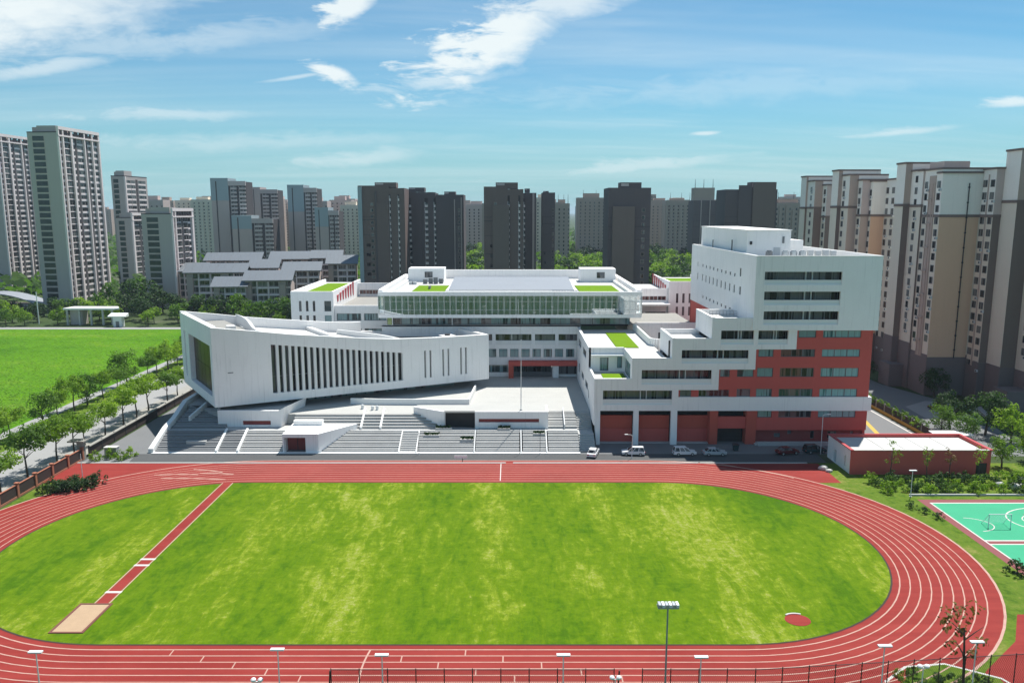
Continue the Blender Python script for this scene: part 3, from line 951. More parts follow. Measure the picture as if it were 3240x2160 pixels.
for i, (x, y) in enumerate(((53.2, 163.0), (56.6, 163.2), (58.4, 163.4), (60.2, 163.2))):
    m = MB()
    m.box(x - .8, x + .8, y - .7, y + .7, 37.9, 38.1).tube((x, y, 38.1), (x, y, 39.8), 0.72, 0.72, 14).tube((x, y, 39.8), (x, y, 40.0), 0.5, 0.5, 12)
    m.build('cooling_unit', METAL if i else FRAME, tb)
for i in range(5):
    m = MB().box(64.5 + i * 1.7, 65.7 + i * 1.7, 176, 177, 37.9, 39.3 + 0.15 * (i % 2))
    m.tube((65.1 + i * 1.7, 175.95, 38.7), (65.1 + i * 1.7, 176.05, 38.7), 0.4, n=10)
    m.build('condenser', FRAMEW, tb)
MB().tube((49.9, 196, 38), (49.9, 196, 41), 0.14).build('vent_pipe', FRAME, tb)
MB().tube((49.9, 179, 38), (49.9, 179, 41.6), 0.16).build('vent_pipe', FRAME, tb)

# ---------------------------------------------------------------- school: middle block with the glazed gallery
mbk = thing('central_block', 'white middle school block with long glazed gallery above recessed dark storey', 'building', (0, 203, 5))
CY = 202.5
w = MB()
W3 = [(-21, -16.2), (-15.3, -10.4), (-9.4, -5.2), (-4.3, -0.1), (0.0, 5.1), (6.0, 11.3), (12.2, 17.4)]
W2 = [(-21 + i * 2.93, -18.8 + i * 2.93) for i in range(13)]
holes = [(a + 34, b + 34, 14.6, 16.3) for a, b in W3] + [(a + 34, b + 34, 10.2, 12.4) for a, b in W2] + [(-8 + 34, -0.95 + 34, 6.1, 8.1), (0.4 + 34, 10.6 + 34, 5.0, 8.0), (12.3 + 34, 17.4 + 34, 5.6, 8.0)]
w.wall((-34, CY), FR, 51.9, 5.0, 18.6, holes, 0.5)
w.build('front_wall', WHITE, mbk)
for a, b in W3:
    win(mbk, (a, CY), FR, 0.1, 14.7, b - a - .2, 1.5, GLASS_D, FRAME, 1, 0.3)
    MB().box(a, b, CY - 0.12, CY, 13.5, 14.5).build('sill_panel', WHITE2, mbk)
for a, b in W2:
    win(mbk, (a, CY), FR, 0.1, 10.3, b - a - .2, 2.0, GLASS_T, FRAME, 1, 0.3)
win(mbk, (-8, CY), FR, 0.1, 6.2, 6.8, 1.8, GLASS_T, FRAME, 3, 0.3)
win(mbk, (12.3, CY), FR, 0.1, 5.7, 4.9, 2.2, GLASS_D, FRAME, 1, 0.3)
MB().box(0.4, 10.6, CY + 6.0, CY + 6.2, 5.0, 8.0).build('entrance_wall', STEPD, mbk)
MB().box(0.4, 10.6, CY + 0.51, CY + 6.0, 8.0, 8.2).build('entrance_soffit', WHITE, mbk)
for k in range(4):
    win(mbk, (0.4, CY + 6.0), FR, 0.3 + k * 2.5, 5.1, 2.1, 2.6, GLASS_D, FRAME, 1, name='entrance_door')
can = MB().box(-0.9, 17.6, CY - 2.4, CY - 0.01, 8.3, 9.4)
can.build('canopy', REDW, mbk)
MB().box(-0.9, 0.4, CY - 2.3, CY - 0.01, 5.0, 8.3).build('canopy_leg', REDW2, mbk)
MB().box(10.7, 12.2, CY - 1.5, CY - 0.01, 5.0, 8.3).build('canopy_leg', WHITE, mbk)
# recessed dark storey
MB().box(-31.5, 30.5, CY + 1.2, CY + 30, 18.3, 21.4).build('recess_core', VOID, mbk)
x = -31.5
k = 0
while x < 30:
    win(mbk, (x, CY + 1.2), FR, 0.05, 18.8, 2.45, 1.75, GLASS_T if k % 3 else GLASS_D, FRAME, 1)
    x += 2.6; k += 1
MB().box(-34, 18, CY, CY + 1.2, 18.3, 18.62).build('ledge', WHITE2, mbk)
for xx in (-31.2, -15.6):
    MB().tube((xx, CY + 0.4, 18.6), (xx, CY + 0.4, 21.1), 0.14).build('post', METALW, mbk)
# glazed gallery
GX0, GX1, GY = -34.2, 33.2, 199.0
w = MB()
w.box(GX0, GX1, GY, GY + 50, 21.05, 21.9)
w.box(GX0, GX1, GY, GY + 4.5, 26.7, 27.3)
w.build('gallery_slab', WHITE, mbk)
w = MB()
gh = [(2 + i * 3.3, 4.3 + i * 3.3, 22.4, 25.6) for i in range(19)]
w.wall((GX0 + 1, GY + 4.2), FR, GX1 - GX0 - 2, 21.9, 26.7, gh, 0.3)
w.build('gallery_back_wall', M('gallery_wall', (0.80, 0.82, 0.81), 0.8, 0.06), mbk)
for a, b, c, d in gh:
    win(mbk, (GX0 + 1, GY + 4.2), FR, a + .05, c + .05, 2.2, 3.1, GLASS_C, FRAMEW, 1, 0.12)
NP = 44
pw = (GX1 - GX0) / NP
pane = MB().box(0.06, pw - 0.06, 0, 0.03, 0, 4.75).mesh('pane', CLEAR)
mull = MB().box(-0.06, 0.06, -0.08, 0.12, 0, 4.8).mesh('mullion', METALW)
for i in range(NP):
    place('pane', pane, mbk, (GX0 + i * pw, GY + 0.12, 21.92))
    place('mullion', mull, mbk, (GX0 + i * pw, GY + 0.1, 21.9))
place('mullion', mull, mbk, (GX1, GY + 0.1, 21.9))
for z in (23.1, 25.2):
    MB().box(GX0, GX1, GY + 0.06, GY + 0.2, z, z + 0.09).build('transom', FRAMEW, mbk)
for xx in (GX0, GX1 - 0.05):
    MB().box(xx, xx + 0.05, GY + 0.2, GY + 4.2, 21.92, 26.68).build('end_pane', CLEAR, mbk)
MB().box(GX0 + 0.5, GX1 - 0.5, GY + 4.6, 249, 21.9, 26.6).build('upper_core', WHITE, mbk)
# roof landscape
MB().box(GX0, GX1, GY + 4.5, 250.5, 26.6, 26.85).build('roof', ROOFW, mbk)
par = MB()
par.box(GX0, GX1, GY, GY + 0.7, 27.3, 27.75).box(GX0, GX0 + 1.2, GY + 0.7, 250.5, 26.85, 28.2).box(GX1 - 1.2, GX1, GY + 0.7, 250.5, 26.85, 28.2)
par.box(GX0 + 1.2, GX1 - 1.2, 249.5, 250.5, 26.85, 29.6)
par.build('parapet', WHITE, mbk)
MB().box(-17.6, 17.2, 207.0, 232.0, 26.85, 27.3).build('skylight_kerb', WHITE2, mbk)
MB().prism([(-16.9, 207.6), (16.5, 207.6), (16.5, 231.5), (-16.9, 231.5)], 27.3, [27.45, 27.45, 28.9, 28.9]).build('metal_roof', ROOFG, mbk)
for x0, x1 in ((-26.6, -17.9), (17.9, 28.5)):
    MB().box(x0, x1, 202.8, 224.0, 26.85, 27.05).build('roof_lawn', LAWN, mbk)
for x0, x1, yy in ((-31.4, -20.6, 238), (20.6, 31.2, 236)):
    st = MB().box(x0, x1, yy, yy + 7, 26.85, 30.9).build('stair_head', WHITE, mbk)
    win(mbk, (x0, yy), FR, 5.0, 28.2, 2.2, 1.6, GLASS_D, FRAME, 1, -0.02)
for x, y, s in ((-25.6, 231, 1.2), (-24.0, 231.5, 1.5), (-22.5, 231, 1.8), (-21.0, 232, 1.3), (-29.5, 229, .7), (-28.5, 229, .7)):
    MB().box(x - .6, x + .6, y - .5, y + .5, 26.85, 27.0 + s).build('roof_plant', FRAME if s > 1 else FRAMEW, mbk)
for i in range(9):
    MB().box(10.6 + i * 0.75, 11.2 + i * .75, 204.6, 205.1, 26.85, 27.55).build('condenser', METAL, mbk)
for xx in (GX0 + 2.2, GX1 - 3.0):
    MB().hexa([(xx, 200.5, 26.9), (xx + .8, 200.5, 26.9), (xx + .8, 240, 26.9), (xx, 240, 26.9), (xx, 200.5, 27.6), (xx + .8, 200.5, 27.6), (xx + .8, 240, 27.6), (xx, 240, 27.6)]).build('roof_upstand', WHITE2, mbk)
sg = MB()
for k in range(3):
    sg.box(-22.8, -22.3, 213 + k * 1.1, 213.8 + k * 1.1, 27.05, 27.9)
sg.build('planter', ROOFTAN, mbk)

# back wings left and right of the middle block
def back_wing(name, label, x0, x1, y0, y1, zt, side, mat):
    t = thing(name, label, 'building', ((x0 + x1) / 2, y0, 0))
    w = MB()
    sl = [(2.2, 2.9), (4.1, 4.8), (6.0, 6.7)]
    hz = [(20.7, 23.6), (16.9, 19.6), (12.7, 15.4)]
    wn = [(9.2, 11.1)] if x1 - x0 > 11 else []
    holes = [(a, b, c, d) for a, b in sl + wn for c, d in hz]
    w.wall((x0, y0), FR, x1 - x0, 0, zt, holes, 0.5)
    w.wall((x0, y1), LF, y1 - y0 - 0.5, 0, zt, (), 0.5)
    w.wall((x1, y0 + 0.5), RT, y1 - y0 - 0.5, 0, zt, (), 0.5)
    w.build('wall', WHITE, t)
    for a, b, c, d in holes:
        win(t, (x0, y0), FR, a + .05, c + .05, b - a - .1, d - c - .1, GLASS_T if b - a > 1 else GLASS_D, FRAME, 0, 0.25)
    MB().box(x0 + .5, x1 - .5, y0 + .6, y1, 0.2, zt - 1.0).build('roof', ROOFW, t)
    MB().box(x0 + 2.4, x1 - 1.2, y0 + 3, y1 - 6, zt - 1.0, zt - 0.8).build('roof_lawn', LAWN, t)
    # raking red fins on the inner side
    n = 7
    for i in range(n):
        ya = y0 + 4.5 + i * 3.6
        h0 = 1.9 + 0.28 * i
        xx = x1 if side > 0 else x0
        s = 0.12 * side
        m = MB()
        m.hexa([(xx, ya + 0.6, zt - 3.4), (xx + s, ya + 0.6, zt - 3.4), (xx + s, ya + 1.7, zt - 3.4 - .1 * i), (xx, ya + 1.7, zt - 3.4 - .1 * i),
                (xx, ya, zt - 3.4 + h0), (xx + s, ya, zt - 3.4 + h0), (xx + s, ya + 2.4, zt - 3.4 + h0), (xx, ya + 2.4, zt - 3.4 + h0)])
        m.build('red_fin', mat, t)
    return t


lwg = back_wing('classroom_wing', 'white back wing with slit windows, turf roof and red fins beside the gallery', -61.0, -49.3, 215, 255, 26.2, 1, REDTRIM)
t = lwg
w = MB()
w.wall((-49.3, 216), FR, 14.6, 4, 22.2, [(0.6, 7.4, 18.0, 20.0), (8.2, 14.4, 18.0, 20.0), (0.6, 7.4, 13.8, 15.8), (8.2, 14.4, 13.8, 15.8)], 0.5)
w.build('link_wall', WHITE, t)
MB().wall((-49.3, 250), FR, 15.5, 15, 25.4, [(0.4, 15, 21.8, 23.2)], 0.5).build('link_back_wall', WHITE, t)
for a, b in ((0.6, 7.4), (8.2, 14.4)):
    for z in (18.0, 13.8):
        win(t, (-49.3, 216), FR, a + .1, z + .1, b - a - .2, 1.8, GLASS_T, FRAME, 3, 0.3)
for k in range(7):
    win(t, (-49.3, 250), FR, 0.6 + k * 2.05, 21.9, 1.9, 1.2, GLASS_B, FRAMEW, 1, 0.2)
MB().box(-49.3, -34.7, 216.6, 249.9, 20.8, 21.1).build('link_roof', ROOFTAN, t)
rw = back_wing('science_wing', 'white back wing with red fins showing beside the tall white storey', 47.2, 60.0, 235, 262, 27.2, -1, REDTRIM)
w = MB()
w.wall((33.4, 236), FR, 13.7, 4, 25.0, [(0.4, 13.2, 21.4, 22.7), (0.5, 6.2, 16.6, 17.9), (7.0, 13.2, 16.6, 17.9)], 0.5)
w.build('link_wall', WHITE, rw)
MB().box(33.4, 47.1, 231.5, 235.99, 20.3, 20.8).build('link_ledge', WHITE, rw)
for k in range(5):
    win(rw, (33.4, 236), FR, 0.6 + k * 2.55, 21.5, 2.3, 1.1, GLASS_B, FRAMEW, 1, 0.2)
for a, b in ((0.5, 6.2), (7.0, 13.2)):
    win(rw, (33.4, 236), FR, a + .1, 16.7, b - a - .2, 1.1, GLASS_D, FRAME, 3, 0.2)
MB().box(33.4, 47.1, 236.6, 262, 23.6, 23.9).build('link_roof', ROOFW, rw)
MB().box(30.6, 48.6, 206, 231, 14, 18.2).build('low_roof_block', ROOFTAN, rw)
# ---------------------------------------------------------------- school: wedge-shaped auditorium
B0 = Vector((-62.8, 161.4)); EA = Vector((0.892, 0.452)).normalized(); EG = Vector((-0.5555, 0.8315)).normalized()


def AB(a, b):
    p = B0 + EA * a + EG * b
    return (p.x, p.y)


PROF = [(0, 23.95), (8, 22.75), (16, 21.45), (25, 20.3), (34, 19.2), (40, 18.65), (51, 18.2), (64, 18.0)]


def zt(a):
    for (a0, z0), (a1, z1) in zip(PROF, PROF[1:]):
        if a <= a1:
            return z0 + (z1 - z0) * (a - a0) / (a1 - a0)
    return PROF[-1][1]


aud = thing('auditorium', 'white wedge-shaped hall with slatted window and raking roof over the steps', 'building', (-40, 175, 5))


def skew(mb, a0, a1, b0, b1, zl, zh, mi=0):
    """block between skew plan lines; zl / zh are numbers or functions of a"""
    f = lambda z, a: z(a) if callable(z) else z
    c = [(a0, b0), (a1, b0), (a1, b1), (a0, b1)]
    mb.hexa([(*AB(a, b), f(zl, a)) for a, b in c] + [(*AB(a, b), f(zh, a)) for a, b in c], mi)
    return mb


A1, BW = 64.0, 30.8
SO0, SO1 = 12.0, 41.7
zo = lambda a: 19.6 + (15.35 - 19.6) * (a - SO0) / (SO1 - SO0)
w = MB()
SLOTS = [47.1, 48.45, 51.7, 53.05, 56.35, 57.65]
br = sorted({a for a, _ in PROF} | {SO0, SO1} | {s for s in SLOTS} | {s + 0.46 for s in SLOTS})
for a0, a1 in zip(br, br[1:]):
    am = (a0 + a1) / 2
    if SO0 < am < SO1:
        skew(w, a0, a1, 0, 0.9, 7.0, 8.8)
        skew(w, a0, a1, 0, 0.9, zo, zt)
    elif any(s < am < s + 0.46 for s in SLOTS):
        skew(w, a0, a1, 0, 0.9, 7.0, 8.85)
        skew(w, a0, a1, 0, 0.9, 15.4, zt)
    else:
        skew(w, a0, a1, 0, 0.9, 7.0, zt)
w.build('front_wall', WHITE, aud)
# fins and glazing of the slatted opening
NF = 22
pitch_ = (SO1 - SO0) / NF
for i in range(1, NF):
    a = SO0 + i * pitch_ - 0.02
    m = MB()
    skew(m, a - 0.29, a + 0.29, 0.06, 0.6, 8.8, zo)
    m.build('fin', WHITE2, aud)
for i in range(NF):
    a0, a1 = SO0 + i * pitch_, SO0 + (i + 1) * pitch_
    m = MB(); skew(m, a0, a1, 1.5, 1.6, 8.5, lambda a: zo(a) + 0.3)
    p = m.build('pane', GLASS_D, aud)
    m = MB(); skew(m, a0, a0 + 0.12, 1.4, 1.5, 8.8, zo); skew(m, a0 + .12, a1, 1.42, 1.5, 12.2, 12.35)
    m.build('frame', FRAME, p)
for s in SLOTS:
    m = MB(); skew(m, s, s + 0.46, 0.55, 0.65, 8.85, 15.4); m.build('window', GLASS_D, aud)
m = MB(); skew(m, 2.9, 4.0, -0.03, 0.0, 14.1, 14.3); m.build('wall_light', FRAME, aud)
# end wall with the picture window (from C to B) ; d runs towards the camera
w = MB()
dC = (-EG.x, -EG.y)
Cc = AB(0, BW)
H0, H1 = BW - 22.4, BW - 0.95
zE = 24.0
w.wall(Cc, dC, BW - 0.75, 7.0, zE, [(H0, H1 - 0.8, 9.0, 20.0), (BW - 27.6, BW - 26.0, 9.3, 20.2)], 1.3)
w.build('end_wall', WHITE, aud)
wn = MB()
nx, ny = dC[1], -dC[0]
for i in range(6):
    s0 = H0 + (H1 - 0.8 - H0) * i / 6
    s1 = H0 + (H1 - 0.8 - H0) * (i + 1) / 6
    q = lambda s, z, off: (Cc[0] + dC[0] * s - nx * off, Cc[1] + dC[1] * s - ny * off, z)
    for z0, z1 in ((9.0, 14.2), (14.2, 20.0)):
        m = MB().hexa([q(s0 + .06, z0 + .06, 1.1), q(s1 - .06, z0 + .06, 1.1), q(s1 - .06, z0 + .06, 1.2), q(s0 + .06, z0 + .06, 1.2), q(s0 + .06, z1 - .06, 1.1), q(s1 - .06, z1 - .06, 1.1), q(s1 - .06, z1 - .06, 1.2), q(s0 + .06, z1 - .06, 1.2)])
        m.build('pane', GLASS_END if (i < 2 or (z0 < 14 and i != 3)) else GLASS_END2, aud)
m = MB().hexa([q(H0, 9, 1.25), q(H1, 9, 1.25), q(H1, 9, 1.3), q(H0, 9, 1.3), q(H0, 20, 1.25), q(H1, 20, 1.25), q(H1, 20, 1.3), q(H0, 20, 1.3)])
m.build('window_frame', DARK, aud)
m = MB().hexa([q(BW - 27.6, 9.3, .5), q(BW - 26.0, 9.3, .5), q(BW - 26.0, 9.3, .6), q(BW - 27.6, 9.3, .6), q(BW - 27.6, 20.2, .5), q(BW - 26.0, 20.2, .5), q(BW - 26.0, 20.2, .6), q(BW - 27.6, 20.2, .6)])
m.build('slot_pane', FRAMEW, aud)
# remaining walls: back, right end, cut corner
w = MB()
bk = [0.02, 8, 16, 25, 34, 40, 44]
for a0, a1 in zip(bk, bk[1:]):
    skew(w, a0, a1, BW - 0.9, BW, 7.0, lambda a: zt(a) + 0.35)
w.build('back_wall', WHITE, aud)
w = MB(); skew(w, A1 - 0.9, A1, 0.9, 13.5, 7.0, zt); w.build('right_wall', WHITE, aud)
p, q2 = AB(A1, 13.5), AB(44, BW)
d = Vector((q2[0] - p[0], q2[1] - p[1])); L = d.length; d /= L
w = MB().wall(p, (d.x, d.y), L, 7.0, 16.6, (), 0.6)
w.build('cut_wall', WHITE, aud)
under = [AB(1.0, 0.5), AB(A1 - .3, 0.5), AB(A1 - .3, 13.4), AB(44, BW - .3), AB(0.5, BW - .3)]
MB().prism(under, 7.02, 7.4).build('soffit', WHITE, aud)
MB().prism([AB(1.8, 1.7), AB(A1 - 1.2, 1.7), AB(A1 - 1.2, 13), AB(44, BW - 1.2), AB(1.8, BW - 1.2)], 7.5, 15.2).build('inner_core', VOID, aud)
# roof: tan service deck, curved divider, white ramps, plant deck
w = MB(); skew(w, 0.9, 9.6, 0.9, BW - 0.9, 21.2, 21.7); w.build('service_deck', ROOFTAN, aud)
dv = MB()
N = 10
for i in range(N):
    b0, b1 = 0.9 + (BW - 1.8) * i / N, 0.9 + (BW - 1.8) * (i + 1) / N
    c0, c1 = 9.2 + 3.4 * math.sin(PI * (i / N) * 0.55) ** 1.5, 9.2 + 3.4 * math.sin(PI * ((i + 1) / N) * 0.55) ** 1.5
    dv.hexa([(*AB(c0, b0), 20.5), (*AB(c0 + .8, b0), 20.5), (*AB(c1 + .8, b1), 20.5), (*AB(c1, b1), 20.5), (*AB(c0, b0), 23.0), (*AB(c0 + .8, b0), 22.7), (*AB(c1 + .8, b1), 22.7), (*AB(c1, b1), 23.0)])
dv.build('curved_divider', WHITE2, aud)
rz = lambda a: zt(a) - 1.9
w = MB()
for a0, a1 in ((9.61, 16), (16, 25), (25, 29.5)):
    skew(w, a0, a1, 0.9, BW - 0.9, lambda a: rz(a) - .4, rz)
w.build('raking_roof', ROOFW, aud)
w = MB(); skew(w, 29.5, 31.0, 0.9, BW - 0.9, lambda a: rz(a) - .5, lambda a: rz(a) + 0.9); w.build('roof_upstand', WHITE2, aud)
w = MB()
for a0, a1 in ((31.0, 34), (34, 40), (40, 43.9)):
    skew(w, a0, a1, 0.9, BW - 0.9, lambda a: rz(a) - .7, lambda a: rz(a) - 0.25)
w.build('raking_roof', ROOFW, aud)
MB().prism([AB(43.9, .9), AB(A1 - .9, .9), AB(A1 - .9, 13.3), AB(43.9, BW - 0.9)], 15.25, 15.7).build('plant_deck', ROOFTAN, aud)
# low curved walls on the plant deck
cw = MB()
cp = [AB(36 + 7 * math.sin(R(9 * i)), 26 - 2.2 * i) for i in range(11)]
for p, q2 in zip(cp, cp[1:]):
    d = Vector((q2[0] - p[0], q2[1] - p[1])); L = d.length; d /= L
    cw.wall(p, (d.x, d.y), L + 0.05, 16.2, 18.0, (), 0.5)
cw.build('curved_parapet', WHITE2, aud)
cw = MB()
cp = [AB(61.5 - 5.5 * math.sin(R(10 * i)), 12.6 - 1.15 * i) for i in range(10)]
for p, q2 in zip(cp, cp[1:]):
    d = Vector((q2[0] - p[0], q2[1] - p[1])); L = d.length; d /= L
    cw.wall(p, (d.x, d.y), L + 0.05, 15.7, 17.5, (), 0.5)
cw.build('curved_parapet', WHITE2, aud)
for a, b, sa, sb, h, mt in ((44.6, 3.4, 4.0, 2.4, 1.3, FRAME), (50.4, 3.6, 2.6, 2.4, 1.5, DARK), (54.6, 4.5, 3.2, 3.0, 2.0, METALW), (47.5, 7.2, 3.2, 2.2, 1.2, METAL)):
    u = MB(); skew(u, a, a + sa, b, b + sb, 15.7, 15.7 + h)
    o = u.build('air_handler', mt, aud)
    x, y = AB(a + sa / 2, b + sb / 2)
    MB().tube((x, y, 15.7 + h), (x, y, 16.0 + h), 0.7, 0.7, 12).build('fan_cowl', DARK, o)
for i in range(10):
    x, y = AB(50 + 0.85 * i, 9.5)
    MB().box(x - .3, x + .3, y - .3, y + .3, 15.7, 16.9).build('condenser', FRAMEW, aud)
dk = MB()
for i in range(4):
    skew(dk, 26 + 0, 33, 6 + 3.2 * i, 6.3 + 3.2 * i, lambda a: rz(a) + .0, lambda a: rz(a) + 0.25)
dk.build('roof_pipe', STEPC, aud)
u = MB(); skew(u, 6.3, 8.0, 12, 14, 21.7, 22.5); u.build('roof_hatch', WHITE2, aud)
# copings
cp_ = MB()
for (a0, _), (a1, _) in zip(PROF, PROF[1:]):
    skew(cp_, a0, a1, -0.04, 0.95, zt, lambda a: zt(a) + 0.12)
for a0, a1 in zip(bk, bk[1:]):
    skew(cp_, a0, a1, BW - 0.95, BW + 0.04, lambda a: zt(a) + .35, lambda a: zt(a) + 0.47)
skew(cp_, -0.04, 1.25, 0.96, BW - 0.96, 24.0, 24.12)
skew(cp_, A1 - 0.95, A1 + .04, 0.96, 13.5, 18.0, 18.12)
cp_.build('coping', WHITE2, aud)
# glazed ground storey under the soffit
gp = [(6.0, 6.5), (A1 - 6, 6.0), (A1 - 6, 16.0)]
for (a0, b0), (a1, b1) in zip(gp, gp[1:]):
    p, q2 = AB(a0, b0), AB(a1, b1)
    d = Vector((q2[0] - p[0], q2[1] - p[1])); L = d.length; d /= L
    n = max(2, int(L / 2.6))
    for i in range(n):
        win(aud, p, (d.x, d.y), i * L / n + .06, 5.1, L / n - .12, 1.85, GLASS_T if i % 4 else GLASS_D, FRAME, 1)
MB().prism([AB(6.2, 6.8), AB(A1 - 6.3, 6.3), AB(A1 - 6.3, 14), AB(42, 27), AB(6.2, 27)], 5.0, 7.0).build('ground_core', VOID, aud)
# white base block at the head of the steps, with its slot
w = MB()
w.wall((-62.5, 161.6), FR, 13.0, 2.75, 6.3, [(5.2, 11.2, 3.15, 4.1)], 0.5)
w.hexa([(-49.5, 161.6, 2.75), (-49.1, 161.6, 2.75), (-46.8, 171, 2.75), (-47.4, 171, 2.75), (-49.5, 161.6, 6.3), (-48.3, 161.6, 7.0), (-46.0, 171, 7.0), (-47.4, 171, 6.3)])
w.wall((-66.0, 172), (0.3195, -0.9476), 10.97, 2.75, 6.3, (), 0.5)
w.build('base_block', WHITE, aud)
MB().prism([(-62.0, 162.1), (-49.6, 162.1), (-47.5, 171), (-65, 171)], 5.6, 5.9).build('base_roof', STEPC, aud)
MB().box(-57.4, -51.2, 162.0, 162.1, 3.1, 4.15).build('slot_panel', REDD, aud)

# ---------------------------------------------------------------- plaza, spectator steps, stairs
plaza = tag(MB().prism([(-73.5, 172), (-62, 163.8), (7.3, 163.8), (7.3, 166.0), (16.95, 166.0), (16.95, 202.4), (-12.9, 202.4), (-13, 207.4), (-60, 212), (-73.5, 212)], 0.05, 5.0).build('plaza', DECK), kind='structure')
# paving joints as narrow inlaid strips
for k in range(7):
    y = 170 + 4.6 * k
    MB().box(-9 if y > 171 else -30, 13.4, y, y + 0.05, 4.99, 5.006).build('paving_joint', STEPC, plaza)
for x in (-6.0, -1.5, 3.0, 7.5, 12.0):
    MB().box(x, x + 0.05, 166.5, 200, 4.99, 5.008).build('paving_joint', STEPC, plaza)
# curved ramp wall under the hall
rw_ = MB()
rp = [(-36.5, 172.6), (-30, 171.9), (-20, 171.6), (-9.6, 171.5)]
for p, q2 in zip(rp, rp[1:]):
    d = Vector((q2[0] - p[0], q2[1] - p[1])); L = d.length; d /= L
    rw_.wall(p, (d.x, d.y), L, 5.0, 6.35, (), 0.35)
d = Vector((0.9, 15.0)).normalized()
rw_.wall((-9.6, 171.5), (d.x, d.y), 15.0, 5.0, 6.35, (), 0.35)
tag(rw_.build('ramp_wall', WHITE2), 'low white curved ramp wall on the plaza below the wedge-shaped hall', 'wall')

st = thing('spectator_steps', 'long grey and white spectator steps facing the running track', 'steps', (-28, 152, 0))
Y0, NT_, RISE, RUN = 152.6, 6, 2.75 / 6, 1.0
segs = [(-72.0, -59.8, 0), (-59.4, -55.5, 0), (-55.1, -46.2, 0), (-39.0, -22.9, 1), (-19.2, -7.8, 1), (-7.4, 1.6, 1), (2.2, 7.0, 1), (7.4, 13.7, 1)]


def step_run(x0, x1, y0, z0, n, rise, run, flare=0.0, mat=STEPC):
    for i in range(n):
        fl = flare * max(0.0, (3.5 - i)) if flare else 0.0
        MB().box(x0 + flare * (n - 1 - i) if flare < 0 else x0, x1, y0 + i * run, y0 + (i + 1) * run + 0.04, max(0.0, z0 + i * rise - 0.3), z0 + (i + 1) * rise, 0).build('step', mat, st)
        if run >= 1.0:
            MB().box(x0 + .02, x1 - .02, y0 + i * run + run * .55, y0 + (i + 1) * run - .002, z0 + (i + 1) * rise, z0 + (i + 1) * rise + rise * .42).build('half_step', mat, st)
        MB().box(x0, x1, y0 + i * run - 0.012, y0 + i * run, z0 + (i + 1) * rise - 0.15, z0 + (i + 1) * rise - 0.05).build('painted_nosing_shadow', STEPD, st)  # thin dark strip painted in for the shadow under each nosing


for x0, x1, k in segs:
    step_run(x0, x1, Y0, 0, NT_, RISE, RUN, 0.0, STEPSHADE if x1 < -55 else STEPC)  # left-end tiers take the grey with shade painted in
# solid body and landing
MB().prism([(-72, 158.55), (13.75, 158.55), (13.75, 160.3), (-62, 163.9), (-72, 163.9)], 0.05, 2.72).build('landing', STEPC, st)
MB().box(-32.8, 13.72, 158.45, 159.0, 2.72, 2.86).build('landing_edge', WHITE2, st)
MB().box(-72, -46.5, 158.45, 159.0, 2.72, 2.86).build('landing_edge', WHITE2, st)
MB().box(-72.5, 13.75, 151.5, 152.58, 0.02, 0.14).build('foot_slab', WHITE2, st)
# flights between the tiers with white stringers
for x0, x1 in ((-22.7, -19.4),):
    for i in range(12):
        MB().box(x0, x1, Y0 + i * .5, Y0 + (i + 1) * .5 + .02, max(0, i * .2292 - .2), (i + 1) * .2292).build('stair_tread', STEPC, st)
for x in (-59.8, -55.5, -22.95, -19.45, -7.75, 1.75, 6.95):
    wd = 0.45 if x < -50 else 0.22
    tops = 0.5 if x < -50 else 0.25
    MB().hexa([(x, Y0 - .6, 0.1), (x + wd, Y0 - .6, 0.1), (x + wd, 158.7, .1), (x, 158.7, .1), (x, Y0 - .6, .1 + tops), (x + wd, Y0 - .6, .1 + tops), (x + wd, 158.7, 2.8 + tops), (x, 158.7, 2.8 + tops)]).build('stringer', WHITE2 if x < -50 or x == -22.95 or x == -19.45 else FRAMEW, st)
# upper steps
for x0, x1 in ((-46.5, -32.0), (-31.6, -27.9), (-27.5, -15.5)):
    step_run(x0, x1, 160.2, 2.75, 5, 0.45, 0.75)
for x in (-32.0, -27.9):
    MB().hexa([(x, 159.6, 2.8), (x + .4, 159.6, 2.8), (x + .4, 165.5, 2.8), (x, 165.5, 2.8), (x, 159.6, 3.3), (x + .4, 159.6, 3.3), (x + .4, 165.5, 6.0), (x, 165.5, 6.0)]).build('stringer', WHITE2, st)
step_run(7.4, 13.7, 160.4, 2.75, 5, 0.45, 1.1)
MB().hexa([(11.0, 160, 2.8), (11.2, 160, 2.8), (11.2, 166.2, 2.8), (11.0, 166.2, 2.8), (11, 160, 3.7), (11.2, 160, 3.7), (11.2, 166.2, 5.9), (11, 166.2, 5.9)]).build('stringer', FRAMEW, st)
# shaded stair along the red and white block
for z0, y0, n in ((0, 152.6, 8), (2.4, 160.6, 8)):
    for i in range(n):
        MB().box(13.76, 16.95, y0 + i * .62, y0 + 8 if i == n - 1 else y0 + (i + 1) * .62 + .02, max(0, z0 + i * .3 - .3), z0 + (i + 1) * .31).build('stair_tread', STEPD if i % 1 else STEPC, st)
